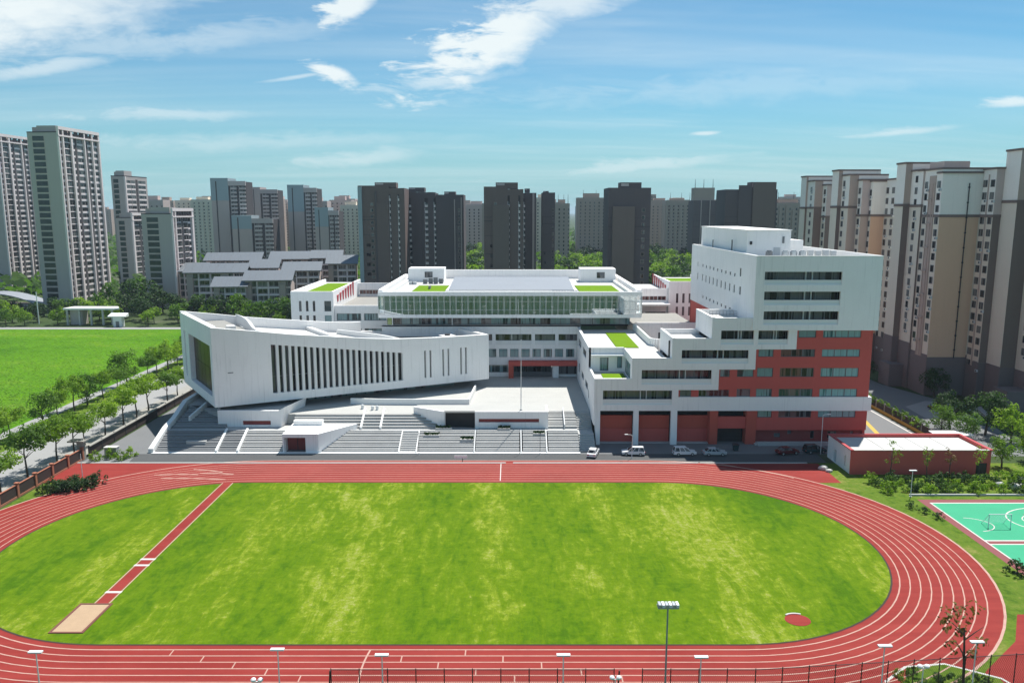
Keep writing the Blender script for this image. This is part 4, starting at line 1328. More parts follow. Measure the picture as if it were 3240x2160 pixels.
# terrace steps below the end of the hall, with white side kerb
step_run(-71.8, -60.6, 160.3, 2.75, 5, 0.45, 2.3, 0.0, STEPSHADE)  # coloured darker like the left-end tiers, shade painted in
MB().prism([(-71.8, 164), (-62.8, 164), (-66.2, 172.2), (-72.2, 172.2)], 2.0, 3.1).build('terrace_core', STEPC, st)
kp = [(-73.2, 152.0, 0.9), (-73.0, 158.5, 3.6), (-73.2, 163.5, 4.4), (-74.2, 172.0, 6.0), (-74.4, 186.0, 6.1)]
kb = MB()
for (x0, y0, z0), (x1, y1, z1) in zip(kp, kp[1:]):
    kb.hexa([(x0, y0, 0), (x0 + 1.0, y0, 0), (x1 + 1.0, y1, 0), (x1, y1, 0), (x0, y0, z0), (x0 + 1.0, y0, z0), (x1 + 1.0, y1, z1), (x1, y1, z1)])
kb.build('side_kerb', WHITE2, st)
MB().hexa([(-69.4, 163.2, 3.4), (-69.0, 163.2, 3.4), (-67.9, 170, 4.2), (-68.3, 170, 4.2), (-69.4, 163.2, 4.6), (-69.0, 163.2, 4.6), (-67.9, 170, 6.1), (-68.3, 170, 6.1)]).build('sloped_fin', WHITE2, st)
for x0, x1, y in ((-66.5, -62.5, 154.4),):
    MB().box(x0, x1, y, y + .8, .9, 1.75).build('bench_slab', STEPC, st)
# planters let into the steps
for x0, x1, y, z in ((-18.3, -15.0, 156.4, 2.0), (-10.6, -7.9, 155.0, 1.5), (-3.0, -0.4, 158.4, 2.86), (-16.0, -12.6, 158.6, 2.86), (4.4, 6.9, 156.8, 2.2)):
    pl = tag(MB().box(x0, x1, y, y + 1.1, z - .4, z + .45).build('planter_box', STEPC), None, None)
    pl.parent = st; pl.location = -WT[st]; WT[pl] = ZERO
    hm = MB()
    for i in range(60):
        x, yy, zz = RND.uniform(x0 + .1, x1 - .1), RND.uniform(y + .1, y + 1.0), z + .45 + RND.random() * .35
        a = RND.random() * PI
        s = .22
        hm.quad([(x - s * math.cos(a), yy - s * math.sin(a), zz - .15), (x + s * math.cos(a), yy + s * math.sin(a), zz - .1), (x + s * math.cos(a), yy + s * math.sin(a) + .1, zz + .15), (x - s * math.cos(a), yy - s * math.sin(a) + .1, zz + .12)])
    hm.build('planter_hedge', LEAF_DARK, pl)
# entrance box under the steps
eb = thing('stair_entrance', 'white box entrance with dark red doorway cut into the spectator steps', 'entrance', (-42.6, 152, 0))
w = MB()
w.wall((-46.1, 152.0), FR, 6.7, 0, 3.95, [(0.3, 4.6, 0.02, 3.2)], 0.6)
w.wall((-46.1, 160), LF, 7.4, 0, 3.95, (), 0.4)
w.box(-45.7, -39.4, 152.6, 160.0, 3.55, 3.9)
w.hexa([(-39.4, 152.0, 0), (-38.9, 152.0, 0), (-32.6, 160.0, 2.7), (-33.2, 160.0, 2.7), (-39.4, 152.0, 3.95), (-38.9, 152.0, 3.95), (-32.6, 160.0, 3.9), (-33.2, 160.0, 3.9)])
w.hexa([(-39.4, 152.6, 3.55), (-39.0, 152.6, 3.55), (-33.2, 160.0, 3.5), (-39.4, 160, 3.5), (-39.4, 152.6, 3.9), (-39.0, 152.6, 3.9), (-33.2, 160.0, 3.85), (-39.4, 160.0, 3.85)])
w.build('wall', WHITE, eb)
MB().box(-45.8, -41.5, 154.2, 154.4, 0.02, 3.2).build('door_panel', REDD, eb)
MB().box(-43.7, -43.6, 154.1, 154.2, 0.02, 3.2).build('door_gap', DARK, eb)
MB().box(-45.6, -39.6, 158.6, 159.9, 3.9, 4.9).build('parapet', WHITE2, eb)
# podium wall with dark mouth and long slot
pd = thing('podium_front', 'pale grey podium wall with black opening and long maroon slot', 'wall', (-3, 160, 2.75))
w = MB()
w.wall((-14.3, 160.0), FR, 21.92, 2.75, 6.5, [(0.0, 6.5, 2.75, 6.45), (7.3, 20.0, 4.15, 4.95)], 0.5)
w.wall((-21.2, 164.2), (0.854, -0.520), 8.08, 2.75, 6.5, (), 0.5)
w.box(-14.3, -7.8, 160.02, 160.5, 6.4, 6.5)
w.build('wall', WHITE, pd)
MB().prism([(-20.6, 164.5), (-14.0, 160.5), (7.2, 160.5), (7.2, 166.0), (-20.6, 166.0)], 6.1, 6.45).build('roof_slab', DECK, pd)
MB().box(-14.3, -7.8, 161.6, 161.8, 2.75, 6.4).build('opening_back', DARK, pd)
MB().box(-7.2, 6.0, 160.35, 160.45, 4.1, 5.0).build('slot_panel', REDD, pd)
MB().box(-7.0, 7.0, 159.2, 159.99, 2.75, 3.0).build('bench', STEPC, pd)
MB().wall((7.62, 160.52), RT, 5.4, 2.75, 6.5, (), 0.4).build('side_wall', WHITE, pd)
# ---------------------------------------------------------------- city: residential towers
GREYT = M('tower_grey', (0.506, 0.441, 0.421), 0.85, 0.06, 0.03, 1.0, streak=0.08)
PALET = M('tower_pale_frame', (0.880, 0.761, 0.740), 0.85, 0.07, 0.05, 1.0, streak=0.08)
MIDT = M('tower_mid_grey', (0.550, 0.446, 0.412), 0.85, 0.08, 0.04, 1.0, streak=0.08)
DKG = M('tower_dark_grey', (0.083, 0.071, 0.073), 0.85, 0.10, 0.04, 1.0)
SLATE = M('tower_slate', (0.138, 0.112, 0.115), 0.85, 0.10, 0.03, 1.0, streak=0.08)
BROWNK = M('tower_brown_black', (0.187, 0.133, 0.120), 0.85, 0.10, 0.03, 1.0, streak=0.08)
TAUPE = M('tower_taupe', (0.462, 0.359, 0.304), 0.85, 0.07, 0.03, 1.0, streak=0.08)
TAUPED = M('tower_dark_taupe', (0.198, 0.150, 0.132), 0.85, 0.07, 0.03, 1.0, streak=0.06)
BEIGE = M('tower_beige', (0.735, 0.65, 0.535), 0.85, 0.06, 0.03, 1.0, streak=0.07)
TANW = M('tower_tan', (0.682, 0.441, 0.299), 0.85, 0.05, 0.03, 1.0, streak=0.05)
CREAM = M('tower_cream', (0.88, 0.825, 0.75), 0.85, 0.06, 0.03, 1.0, streak=0.08)
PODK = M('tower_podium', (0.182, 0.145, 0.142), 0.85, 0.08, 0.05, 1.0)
BLUEG = M('tower_blue_grey', (0.36, 0.43, 0.455), 0.8, 0.06, 0.03, 1.0)
BALC = M('balcony_pale', (0.550, 0.470, 0.451), 0.85, 0.12, 0.2, 2.0, rnd=0.12)
GLIT = M('balcony_white_tile', (0.880, 0.766, 0.745), 0.8, 0.2, 0.5, 3.0)
ROOFM = M('standing_seam_roof', (0.15, 0.168, 0.188), 0.45, 0.08, 0.1, 2.0, metal=0.2)


def slab_tower(name, label, xc, yc, wf, dp, h, fl, rzdeg=0.0, front=(0.32, 0.72), cols=None, white_cap=True, group=None, frontglass=None):
    """slab block: xc,yc is the near right corner; front (narrow) face to -y, long face to +x"""
    t = thing(name, label, 'tower block', (xc, yc, 0), group, R(rzdeg))
    L = lambda mb, nm, mt, par=t: place_local(nm, mb.mesh(nm, mt), par)
    fh = (h - 4.0) / fl
    L(MB().box(-wf, 0, 0, dp, 0, h), 'body', GREYT)
    L(MB().box(-wf - .05, .05, -.05, dp + .05, h, h + 0.5), 'roof_edge', DKG)
    L(MB().box(-wf * .75, -wf * .1, 2, dp * .4, h + .5, h + 3.4), 'roof_house', GREYT)
    L(MB().box(-wf * .95, -wf * .72, 3, dp * .3, h + .5, h + 2.8), 'roof_house', MIDT)
    a, b = -wf + wf * front[0] * .55, -wf + wf * front[1] * .78
    L(MB().box(a - .25, b + .25, -.06, 0, 2.6, h - 1.2), 'window_strip', MIDT)
    for i in range(fl):
        put_local(t, (a, -.06), FR, 0, 3.2 + i * fh, b - a, fh * .74, frontglass or GLASS_G, GREYT, 0)
    # long face
    for s0, s1, kind in cols or []:
        if kind == 'pier':
            L(MB().box(0, .9, s0, s1, 0, h + (1.5 if white_cap else 0)), 'pier', PALET)
        elif kind == 'dark':
            L(MB().box(0, .06, s0, s1, 0, h - 1.5), 'recess', DKG)
        elif kind == 'bay':
            L(MB().box(0, .08, s0, s1, 0, h - 1.5), 'recess', DKG)
            for i in range(fl):
                put_local(t, (.08, s0), RT, .1, 3.3 + i * fh, (s1 - s0) - .2, fh * .62, GLASS_R, DKG, 2, spandrel=(PALET, fh * .14))
        else:
            for i in range(fl):
                put_local(t, (0.02, s0), RT, .1, 3.3 + i * fh, (s1 - s0) - .2, fh * (.5 if kind == 'wide' else .56), GLASS_R, DKG, 2 if kind == 'wide' else 1, spandrel=(PALET, fh * .32))
    if white_cap:
        cap = MB()
        cap.box(0, 1.0, 0, dp, h + 1.5, h + 3.0)
        cap.box(0, 1.0, 0, dp, h - 1.6, h - .9)
        L(cap, 'crown_beam', PALET)
        n = 8
        for i in range(n):
            L(MB().box(.1, .5, dp * (i + .12) / n, dp * (i + .82) / n, h - .8, h + 1.4), 'crown_opening', DKG)
    return t


def place_local(nm, me, par, loc=(0, 0, 0), rz=0.0):
    o = bpy.data.objects.new(nm, me)
    COL.objects.link(o)
    o.parent = par
    o.location = loc
    o.rotation_euler.z = rz
    return o


def put_local(par, P0, d, s, z, w, h, glass, frame, bars, spandrel=None, inset=0.0, nm='window'):
    nx, ny = d[1], -d[0]
    return place_local(nm, win_mesh(w, h, glass, frame, bars, spandrel), par, (P0[0] + d[0] * s - nx * inset, P0[1] + d[1] * s - ny * inset, z), math.atan2(d[1], d[0]))


COLS = [(0, .7, 'pier'), (1.0, 3.0, 'win'), (3.2, 4.0, 'pier'), (4.1, 9.4, 'bay'), (9.5, 10.7, 'pier'), (11.0, 13.0, 'win'), (13.2, 14.6, 'dark'), (15.0, 19.6, 'wide'), (20.0, 20.8, 'pier'), (21.0, 23.2, 'dark'), (23.6, 26.2, 'win'), (26.4, 27.2, 'pier'), (27.6, 31.6, 'wide'), (32.0, 33, 'pier')]
slab_tower('slab_tower', 'tallest pale grey tower with column of green windows on its blank end', -214.5, 380, 14.6, 33, 84.5, 27, -4, cols=COLS)
slab_tower('slab_tower', 'white-framed tower cut by the photo edge behind the tallest one', -296, 462, 15, 36, 89, 28, -4, cols=COLS)
slab_tower('slab_tower', 'shorter grey tower with white portal frame standing by the garden trees', -168.5, 392, 15.2, 22, 46.5, 14, -4, cols=[(0, .8, 'pier'), (1.1, 2.6, 'win'), (2.8, 3.6, 'pier'), (4.2, 9.6, 'bay'), (10.2, 11.6, 'dark'), (12.0, 16.4, 'bay'), (17.0, 19.6, 'win'), (20.4, 22, 'pier')])
slab_tower('slab_tower', 'grey tower with many pale balconies just behind the tallest tower', -232, 478, 8, 26, 68.5, 21, -4, cols=[(0, 1, 'pier'), (1.5, 7, 'wide'), (7.5, 12, 'wide'), (12.5, 15, 'dark'), (15.5, 24, 'wide')], white_cap=False)
slab_tower('slab_tower', 'lower tower with white portal frame between the two grey slabs', -222, 462, 9, 24, 44.0, 13, -4, cols=[(0, 1.6, 'pier'), (2.4, 8, 'bay'), (8.4, 10, 'dark'), (10.4, 16, 'bay'), (16.5, 19.5, 'win'), (20.2, 22, 'pier')])
slab_tower('slab_tower', 'grey block with patterned pale balconies behind the white portal tower', -222, 640, 14, 30, 43.5, 13, -3, cols=[(2, 10, 'wide'), (11, 13, 'dark'), (14, 24, 'wide')], white_cap=False)


def balcony_tower(name, label, x0, x1, yy, h, split, fl, top=None, face=MIDT, group=None):
    """frontal tower: blank slab on its left part with a paler head, balcony stacks and dark slots on its right part"""
    t = thing(name, label, 'tower block', ((x0 + x1) / 2, yy, 0), group)
    wd = x1 - x0
    xs = -wd / 2 + wd * split
    L = lambda mb, nm, mt: place_local(nm, mb.mesh(nm, mt), t)
    L(MB().box(-wd / 2, xs, 0, 18, 0, h), 'slab', face)
    if top:
        L(MB().box(-wd / 2 - .1, xs + .1, -.15, 18.1, h * top, h + .3), 'slab_head', BLUEG)
    L(MB().box(-wd / 2 + (xs + wd / 2) * .28, -wd / 2 + (xs + wd / 2) * .34, -.25, 0, 0, h * .97), 'joint_pipe', DKG)
    L(MB().box(xs, wd / 2, 1.0, 17, 0, h - 2.5), 'rear_body', DKG)
    L(MB().box(xs, wd / 2, -.2, 1.0, h - 5.5, h - 2.0), 'crown', BALC)
    n = 2
    sw = (wd / 2 - xs) / n
    fh = (h - 6.5) / fl
    bal = MB().box(0, sw * .72, 0, 1.4, 0, fh * .5).box(0, sw * .72, .3, 1.4, fh * .5, fh * .86, 1).box(0, .25, 0, .4, fh * .5, fh, 0).box(sw * .36, sw * .36 + .2, .2, .4, fh * .5, fh * .9, 0).mesh('balcony', [BALC, GLASS_R])
    for k in range(n):
        for i in range(fl):
            place_local('balcony', bal, t, (xs + sw * (k + .24), -.3, 1 + i * fh))
    return t


MIDG = 'grey towers with balcony stacks beyond the pitched roofs'
balcony_tower('balcony_tower', 'tall grey tower with blue-grey head, left of the balcony towers beyond the terraces', -234, -207, 620, 73, .5, 22, .77)
balcony_tower('balcony_tower', 'balcony tower tucked close behind the tall blue-headed one', -226, -203, 690, 68.5, .35, 20)
balcony_tower('balcony_tower', 'low grey tower with pale blue head in front of taller neighbours', -212, -181, 600, 44.5, .48, 12, .78)
balcony_tower('balcony_tower', 'slim grey tower with blue-grey head standing alone above the terrace roofs', -176, -153, 625, 68, .55, 20, .70)
balcony_tower('balcony_tower', 'small grey tower with blue head right of the slim one', -149, -131, 600, 50.5, .56, 14, .72)


def ribbed_tower(name, label, x0, x1, yy, h, wall, ribs, strips, cap=None, group=None, fh=3.0, band=True, pale=None, dep=18):
    """dark frontal tower: slab with stepped crown, vertical ribs and glittering strips of small balconies"""
    t = thing(name, label, 'tower block', ((x0 + x1) / 2, yy, 0), group)
    wd = x1 - x0
    L = lambda mb, nm, mt: place_local(nm, mb.mesh(nm, mt), t)
    cuts = sorted(strips)
    L(MB().box(-wd / 2 + .06, wd / 2 - .06, .9, dep, 0, h - 1.5), 'body', DKG)
    edge = -wd / 2
    prev = edge
    for f0, f1 in [(a, b) for a, b in cuts] + [(1.0, 1.0)]:
        xa, xb = prev, -wd / 2 + wd * f0
        if xb - xa > .2:
            L(MB().box(xa, xb, 0, dep - .5, 0, h - (1.2 if prev != edge else 0)), 'wall_slab', wall)
        prev = -wd / 2 + wd * f1
    fl = int((h - 6) / fh)
    for f0, f1 in cuts:
        w_ = wd * (f1 - f0)
        bal = MB().box(0.05, w_ - .05, 0, .75, 0, fh * .42).box(0.05, w_ - .05, .35, .75, fh * .42, fh * .80, 1).box(.05, .2, 0, .4, fh * .42, fh * .9).mesh('balcony', [pale or GLIT, GLASS_R])
        for i in range(fl):
            place_local('balcony', bal, t, (-wd / 2 + wd * f0, .1, 2 + i * fh))
        L(MB().box(-wd / 2 + wd * f0, -wd / 2 + wd * f1, 0.05, 2, h - 4.2, h - 1.3), 'strip_head', wall)
    for f0, f1, hh, pr, mt in ribs:
        L(MB().box(-wd / 2 + wd * f0, -wd / 2 + wd * f1, -pr, 0, 0, hh), 'rib', mt)
    if band:
        L(MB().box(-wd / 2, -wd / 2 + wd * (cuts[0][0] if cuts else 1), -.12, 0, h * .72, h * .725), 'string_course', DKG)
    for f0, f1, hh in cap or []:
        L(MB().box(-wd / 2 + wd * f0, -wd / 2 + wd * f1, 1, 8, h - 1, h + hh), 'roof_house', wall)
        L(MB().box(-wd / 2 + wd * (f0 + .02), -wd / 2 + wd * (f0 * .6 + f1 * .4), .95, 1.0, h + hh * .3, h + hh * .8), 'roof_opening', BALC)
    for i in range(1, int(h / 9)):
        L(MB().box(-wd / 2, -wd / 2 + wd * (cuts[0][0] if cuts else 1), -.05, 0, i * 9.0, i * 9.0 + .18), 'floor_joint', DKG)
    if not cuts or cuts[0][0] > .3:
        for i in range(int(h / 3.05) - 3):
            put_local(t, (-wd / 2 + wd * .80 if not cuts else -wd / 2 + wd * .26, 0), FR, 0, 5 + i * 3.05, wd * .05 + .3, 1.4, GLASS_R, TAUPE, 0, inset=.01)
    # a column of small windows on the blank wall
    n = int(h * .62 / 6)
    for i in range(n):
        put_local(t, (-wd / 2 + wd * .16 if not cuts or cuts[0][0] > .3 else -wd / 2 + wd * .06, 0), FR, 0, 6 + i * 3.05 * (1.6 if n < 8 else 1), wd * .06 + .4, 1.3, GLASS_R, DKG, 0, inset=.02)
    return t


ribbed_tower('dark_tower', 'broad dark brown tower with two glittering balcony strips, left of the gallery roof', -77.3, -54, 400, 60.6, BROWNK, [(.0, .085, 60, .8, BLUEG), (.36, .40, 58, .5, SLATE), (.40, .66, 52, 1.2, BROWNK)], [(.665, .70), (.85, .885)], [(.36, .82, 1.6)])
ribbed_tower('dark_tower', 'narrower dark tower with four glittering balcony strips beside the broad brown one', -54.6, -40.2, 418, 59, SLATE, [(.3, .5, 56, .6, SLATE)], [(.02, .11), (.30, .37), (.60, .72), (.93, 1.0)], [(.03, .6, 1.2)], pale=GLIT)
ribbed_tower('dark_tower', 'slate tower with one large blank framed face, middle of the skyline', -40.0, -25.4, 418, 56.5, SLATE, [(.0, .64, 52, .25, SLATE), (.655, .69, 54, .5, MIDT), (.90, .93, 55, .5, MIDT)], [], [(.3, .7, 1.6)])
ribbed_tower('dark_tower', 'dark brown tower behind the gallery with three thin balcony strips', -13.8, 5.6, 390, 59.8, BROWNK, [(.22, .64, 51, 1.0, TAUPED)], [(.60, .655), (.87, .92)], [(.30, .86, 2.0)])
ribbed_tower('dark_tower', 'narrow dark tower with window grid touching the three-strip tower', 5.9, 12.6, 412, 58.5, SLATE, [(.7, .85, 57, .5, MIDT)], [(.0, .14)], [(.1, .5, 1.0)])
ribbed_tower('dark_tower', 'blunt-cornered blue-black tower right of the narrow gridded one', 15.8, 22.4, 414, 57.5, SLATE, [], [], [(.1, .5, .8)])
ribbed_tower('dark_tower', 'dark plum tower standing forward alone over the gallery roof end', 40.2, 57.9, 332, 57.6, SLATE, [(.10, .62, 50, 1.4, TAUPED)], [], [(.28, .78, 2.2)])
ribbed_tower('dark_tower', 'wide dark tower with rounded shoulders behind the tall white storey', 105, 130.5, 392, 58.5, SLATE, [(.25, .5, 60.5, .5, SLATE), (.52, .96, 62, 1.0, TAUPED)], [], [(.5, .95, 3.6)])
rbk = ribbed_tower('dark_tower', 'blue-black ribbed block with beige roof storey left of the shouldered tower', 138, 166, 605, 56, SLATE, [(.2, .22, 56, .5, MIDT), (.44, .46, 56, .5, MIDT), (.7, .72, 56, .5, MIDT)], [], None)
place_local('roof_storey', MB().box(-13.5, 2, 1, 11, 54.6, 65.5).mesh('roof_storey', TAUPE), rbk)
for xx in (-12.5, -6, 1):
    place_local('mast', MB().tube((xx, 3, 65.5), (xx, 3, 72), .25, .12, 5).mesh('mast', DKG), rbk)


def far_tower(x0, x1, yy, h, wall, label, group=None, mast=False):
    t = thing('far_tower', label, 'tower block', ((x0 + x1) / 2, yy, 0), group)
    wd = x1 - x0
    rr = random.Random(int(x0 * 7 + yy))
    place_local('body', MB().box(-wd / 2, wd / 2, 0, 16, 0, h).mesh('body', wall), t)
    rb = MB()
    n = max(3, int(wd / 4))
    for i in range(n):
        f = -wd / 2 + wd * (i + .15) / n
        rb.box(f, f + wd / n * rr.uniform(.25, .5), -.6, 0, 0, h - rr.uniform(1, 5))
    place_local('rib', rb.mesh('rib', wall), t)
    g_ = MB()
    for i in range(n):
        f = -wd / 2 + wd * (i + .66) / n
        for k in range(int(h / 3.1) - 1):
            g_.box(f, f + wd / n * .26, -.08, 0, 2 + k * 3.1, 3.5 + k * 3.1)
    o = place_local('windows', g_.mesh('windows', GLASS_R), t)
    o['kind'] = 'stuff'
    place_local('roof_house', MB().box(-wd * .3, wd * .2, 3, 9, h, h + rr.uniform(2, 4)).mesh('roof_house', wall), t)
    if mast:
        for f in (-.3, .1, .4):
            place_local('mast', MB().tube((wd * f, 4, h), (wd * f, 4, h + 7), .25, .1, 5).mesh('mast', DKG), t)
    return t


FT = [(-25, -9.5, 660, 54.5, TAUPE, 'pale ribbed tower between two dark towers, right of the blank slate face', False),
      (34, 45, 620, 54, TAUPE, 'slim beige tower peeping out beside the blue-black tower', True),
      (84, 125, 1040, 54.5, BLUEG, 'hazy blue tower cluster seen above the green park', False),
      (59, 88, 720, 60, TAUPE, 'beige tower with masts left of the plum tower', True),
      (178, 195, 1000, 58.5, BLUEG, 'hazy grey tower right of the plum tower', False),
      (138, 163, 715, 57.5, TAUPE, 'beige tower with masts right of the plum tower', True),
      (165, 190, 505, 53, TAUPE, 'pale tower with blue side between the shouldered tower and the beige row', True),
      (-272, -256, 905, 61, MIDT, 'grey twin-headed tower behind the slim blue-headed one', False),
      (-254, -232, 900, 58, TAUPE, 'grey twin-headed tower, right one of its pair', False),
      (-190, -168, 852, 61, MIDT, 'round-topped grey tower left of the broad dark tower', False),
      (-166, -150, 850, 59, TAUPE, 'pale ribbed tower touching the broad dark tower', False)]
for a in FT:
    far_tower(a[0], a[1], a[2], a[3], a[4], a[5], None, a[6])
rr = random.Random(5)
MIDF = 'pale towers filling the skyline behind the near ones'
for i, (sx, yy) in enumerate(((600, 820), (655, 760), (705, 900), (842, 830), (872, 790), (1012, 760), (1040, 880), (1085, 800), (1118, 760), (1375, 700), (1478, 840), (1512, 780), (1718, 760), (1746, 900), (2085, 800), (2240, 760), (2300, 860), (460, 800), (500, 760), (540, 880))):
    xx = (sx - 1620) / 2480 * yy
    wd = rr.uniform(15, 23)
    far_tower(xx - wd / 2, xx + wd / 2, yy, rr.uniform(53, 61), rr.choice((MIDT, TAUPE, BEIGE)), 'pale tower filling the skyline behind the near towers', MIDF)
FARG_ = 'hazy towers along the horizon'
for i in range(84):
    yy = rr.uniform(950, 1700)
    xx = (i - 41.5) / 42 * 0.88 * yy + rr.uniform(-20, 20)
    wd = rr.uniform(18, 34)
    far_tower(xx - wd / 2, xx + wd / 2, yy, rr.uniform(50, 70) if not .02 < xx / yy < .13 else rr.uniform(44, 56), rr.choice((MIDT, TAUPE, TAUPE, BEIGE)), 'small hazy tower far away on the horizon', FARG_)

# ---------------------------------------------------------------- city: beige tower row on the right
def zig_tower(label, verts, back, h_faces, band, pod, wins, hw=None):
    """verts: zigzag of plan points from near to far; each face gets its own colour, height, string course and podium"""
    cxm = sum(v[0] for v in verts) / len(verts); cym = sum(v[1] for v in verts) / len(verts)
    t = thing('beige_tower', label, 'tower block', (cxm, cym, 0), 'beige tower row')
    poly_core = MB()
    for i, ((xa, ya), (xb, yb)) in enumerate(zip(verts, verts[1:])):
        lo_m, hi_m, top, pz_ = h_faces[i]
        front = abs(ya - yb) < 1e-6
        # block behind the face
        if front:
            x0, x1, y0, y1 = min(xa, xb), max(xa, xb) if i else back[0], ya, back[1]
            def blk(z0, z1, off=0.0):
                return MB().box(x0 + .04 - off, max(xa, xb) + .02, y0 - off, y0 + 2.5, z0 + .004, z1 - .004)
        else:
            x0, x1, y0, y1 = xa, back[0], min(ya, yb), max(ya, yb)
            def blk(z0, z1, off=0.0):
                return MB().box(x0 - off, back[0], y0 + .01, y1 - .01, z0, z1)
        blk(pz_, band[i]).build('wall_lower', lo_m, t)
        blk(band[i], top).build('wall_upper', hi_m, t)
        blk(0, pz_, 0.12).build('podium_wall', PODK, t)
        blk(band[i] - .35, band[i] + .35, .18).build('string_course', TAUPED, t)
        blk(top, top + .5, .35).build('eave', TAUPED, t)
    rz_ = random.Random(len(verts) * 13 + int(cxm))
    for (px_, py_, face, sx, wdt, z0, z1, inset) in wins:
        z = z1
        while z > z0:
            d_ = LF if face == 'L' else FR
            win(t, (px_, py_), d_, sx, z, wdt, 1.6, GLASS_R, FRAME, 0, inset)
            if rz_.random() < .42:
                yy_ = py_ - sx - wdt - .25
                place('air_conditioner', AIRC, t, (px_ - .45, yy_, z - .9 + rz_.choice((0, .1))))
            z -= 3.05
    return t


AIRC = MB().box(0, .45, -.4, .4, 0, .6).box(-.02, 0, -.25, .2, .08, .52, 1).mesh('air_conditioner', [FRAMEW, DARK])
# tower with the wide blank tan wall (nearest complete one)
RCv = [(119.1, 202.5), (109.0, 202.5), (109.0, 211.1), (108.5, 211.1), (108.5, 217.1), (106.7, 217.1), (106.7, 222.0)]
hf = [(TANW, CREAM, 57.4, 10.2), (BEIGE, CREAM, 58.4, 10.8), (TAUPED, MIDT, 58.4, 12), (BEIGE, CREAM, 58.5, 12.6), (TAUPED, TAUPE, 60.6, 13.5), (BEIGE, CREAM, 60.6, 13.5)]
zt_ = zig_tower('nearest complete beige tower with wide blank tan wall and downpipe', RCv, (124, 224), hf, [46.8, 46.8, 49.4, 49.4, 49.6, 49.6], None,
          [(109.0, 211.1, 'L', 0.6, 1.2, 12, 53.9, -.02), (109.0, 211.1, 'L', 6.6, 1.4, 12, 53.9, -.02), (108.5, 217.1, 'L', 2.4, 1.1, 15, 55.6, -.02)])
MB().box(108.86, 109.0, 205.2, 208.4, 10, 57).build('recess', TAUPE, zt_)
dp = MB().tube((115.9, 202.3, 10), (115.9, 202.3, 55), .13, n=6)
for i in range(12):
    dp.box(115.7, 116.1, 202.2, 202.5, 12 + i * 3.8, 12.3 + i * 3.8)
dp.build('downpipe', DARK, zt_)
dp = MB()
for y in (205.4, 206.4, 208.0):
    dp.tube((108.8, y, 10), (108.8, y, 55), .12, n=6)
for i in range(7):
    dp.box(108.5, 108.9, 206.2, 208.2, 14 + i * 6.1, 14.4 + i * 6.1)
dp.build('downpipe', TAUPE, zt_)
MB().box(110.5, 117, 205, 212, 57.9, 60.6).build('roof_house', MIDT, zt_)
MB().box(112.0, 113.6, 202.3, 202.5, 3, 5).build('plaque', FRAME, zt_)
MB().box(104.5, 108.4, 213, 219, 0, 6.2).build('porch', PODK, zt_)
# tower cut by the right edge
RDv = [(134, 184), (126.2, 184), (126.2, 190.6), (124.0, 190.6), (124.0, 194.6), (119.4, 194.6), (119.4, 202.2)]
RDv = [(134, 183.5), (125.0, 183.5), (125.0, 191.2), (121.3, 191.2), (121.3, 197.0), (119.3, 197.0), (119.3, 202.3)]
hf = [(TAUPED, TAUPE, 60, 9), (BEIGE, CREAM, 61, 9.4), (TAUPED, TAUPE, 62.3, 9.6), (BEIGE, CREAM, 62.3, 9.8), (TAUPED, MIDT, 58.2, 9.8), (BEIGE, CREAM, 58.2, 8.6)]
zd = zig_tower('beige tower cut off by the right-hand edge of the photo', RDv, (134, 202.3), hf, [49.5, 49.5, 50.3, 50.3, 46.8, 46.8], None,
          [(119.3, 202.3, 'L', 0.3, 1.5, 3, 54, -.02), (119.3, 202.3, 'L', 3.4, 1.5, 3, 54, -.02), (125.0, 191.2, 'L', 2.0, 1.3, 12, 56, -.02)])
MB().box(119.16, 119.3, 200.0, 201.0 - 1.4, 8.7, 57).build('recess', TAUPE, zd)
MB().box(119.2, 133, 184.0, 189.8, 0, 5.2).build('porch', PODK, zd)
# far towers of the row
RBv = [(111.5, 238), (107.5, 238), (107.5, 239.3), (105.0, 239.3), (105.0, 242.1), (102.3, 242.1), (102.3, 247.5), (101.1, 247.5), (101.1, 252.4)]
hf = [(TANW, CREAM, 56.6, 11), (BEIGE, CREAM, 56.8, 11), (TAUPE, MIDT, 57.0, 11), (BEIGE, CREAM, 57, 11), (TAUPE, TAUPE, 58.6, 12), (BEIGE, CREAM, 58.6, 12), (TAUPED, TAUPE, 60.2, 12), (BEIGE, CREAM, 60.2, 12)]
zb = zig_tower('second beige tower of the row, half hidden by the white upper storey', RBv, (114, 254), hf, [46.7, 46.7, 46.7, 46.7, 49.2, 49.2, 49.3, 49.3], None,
          [(107.5, 239.3, 'L', .1, .9, 14, 52.6, -.02), (105.0, 242.1, 'L', .7, 1.3, 14, 53.2, -.02), (102.3, 247.5, 'L', 1.0, 1.3, 14, 55.5, -.02)])
RB2 = [(113.6, 232.2), (111.6, 232.2), (111.6, 238)]
z2 = zig_tower('beige tower slice with two window columns left of the tall gable pier', RB2, (114.5, 238), [(TAUPED, MIDT, 57, 10), (BEIGE, CREAM, 57, 10.5)], [46.7, 46.7], None,
          [(111.6, 238, 'L', .5, 1.3, 6, 53.2, -.02), (111.6, 238, 'L', 4.0, 1.4, 6, 53.2, -.02)])
RAv = [(114.2, 285), (112.5, 285), (112.5, 288.8), (109.6, 288.8), (109.6, 295.6), (108.9, 295.6), (108.9, 300.8)]
hf = [(TAUPED, MIDT, 57, 10), (BEIGE, CREAM, 57, 10), (TAUPED, TAUPE, 58.6, 10), (BEIGE, CREAM, 58.6, 10), (TAUPED, TAUPE, 60.4, 10), (BEIGE, CREAM, 60.4, 10)]
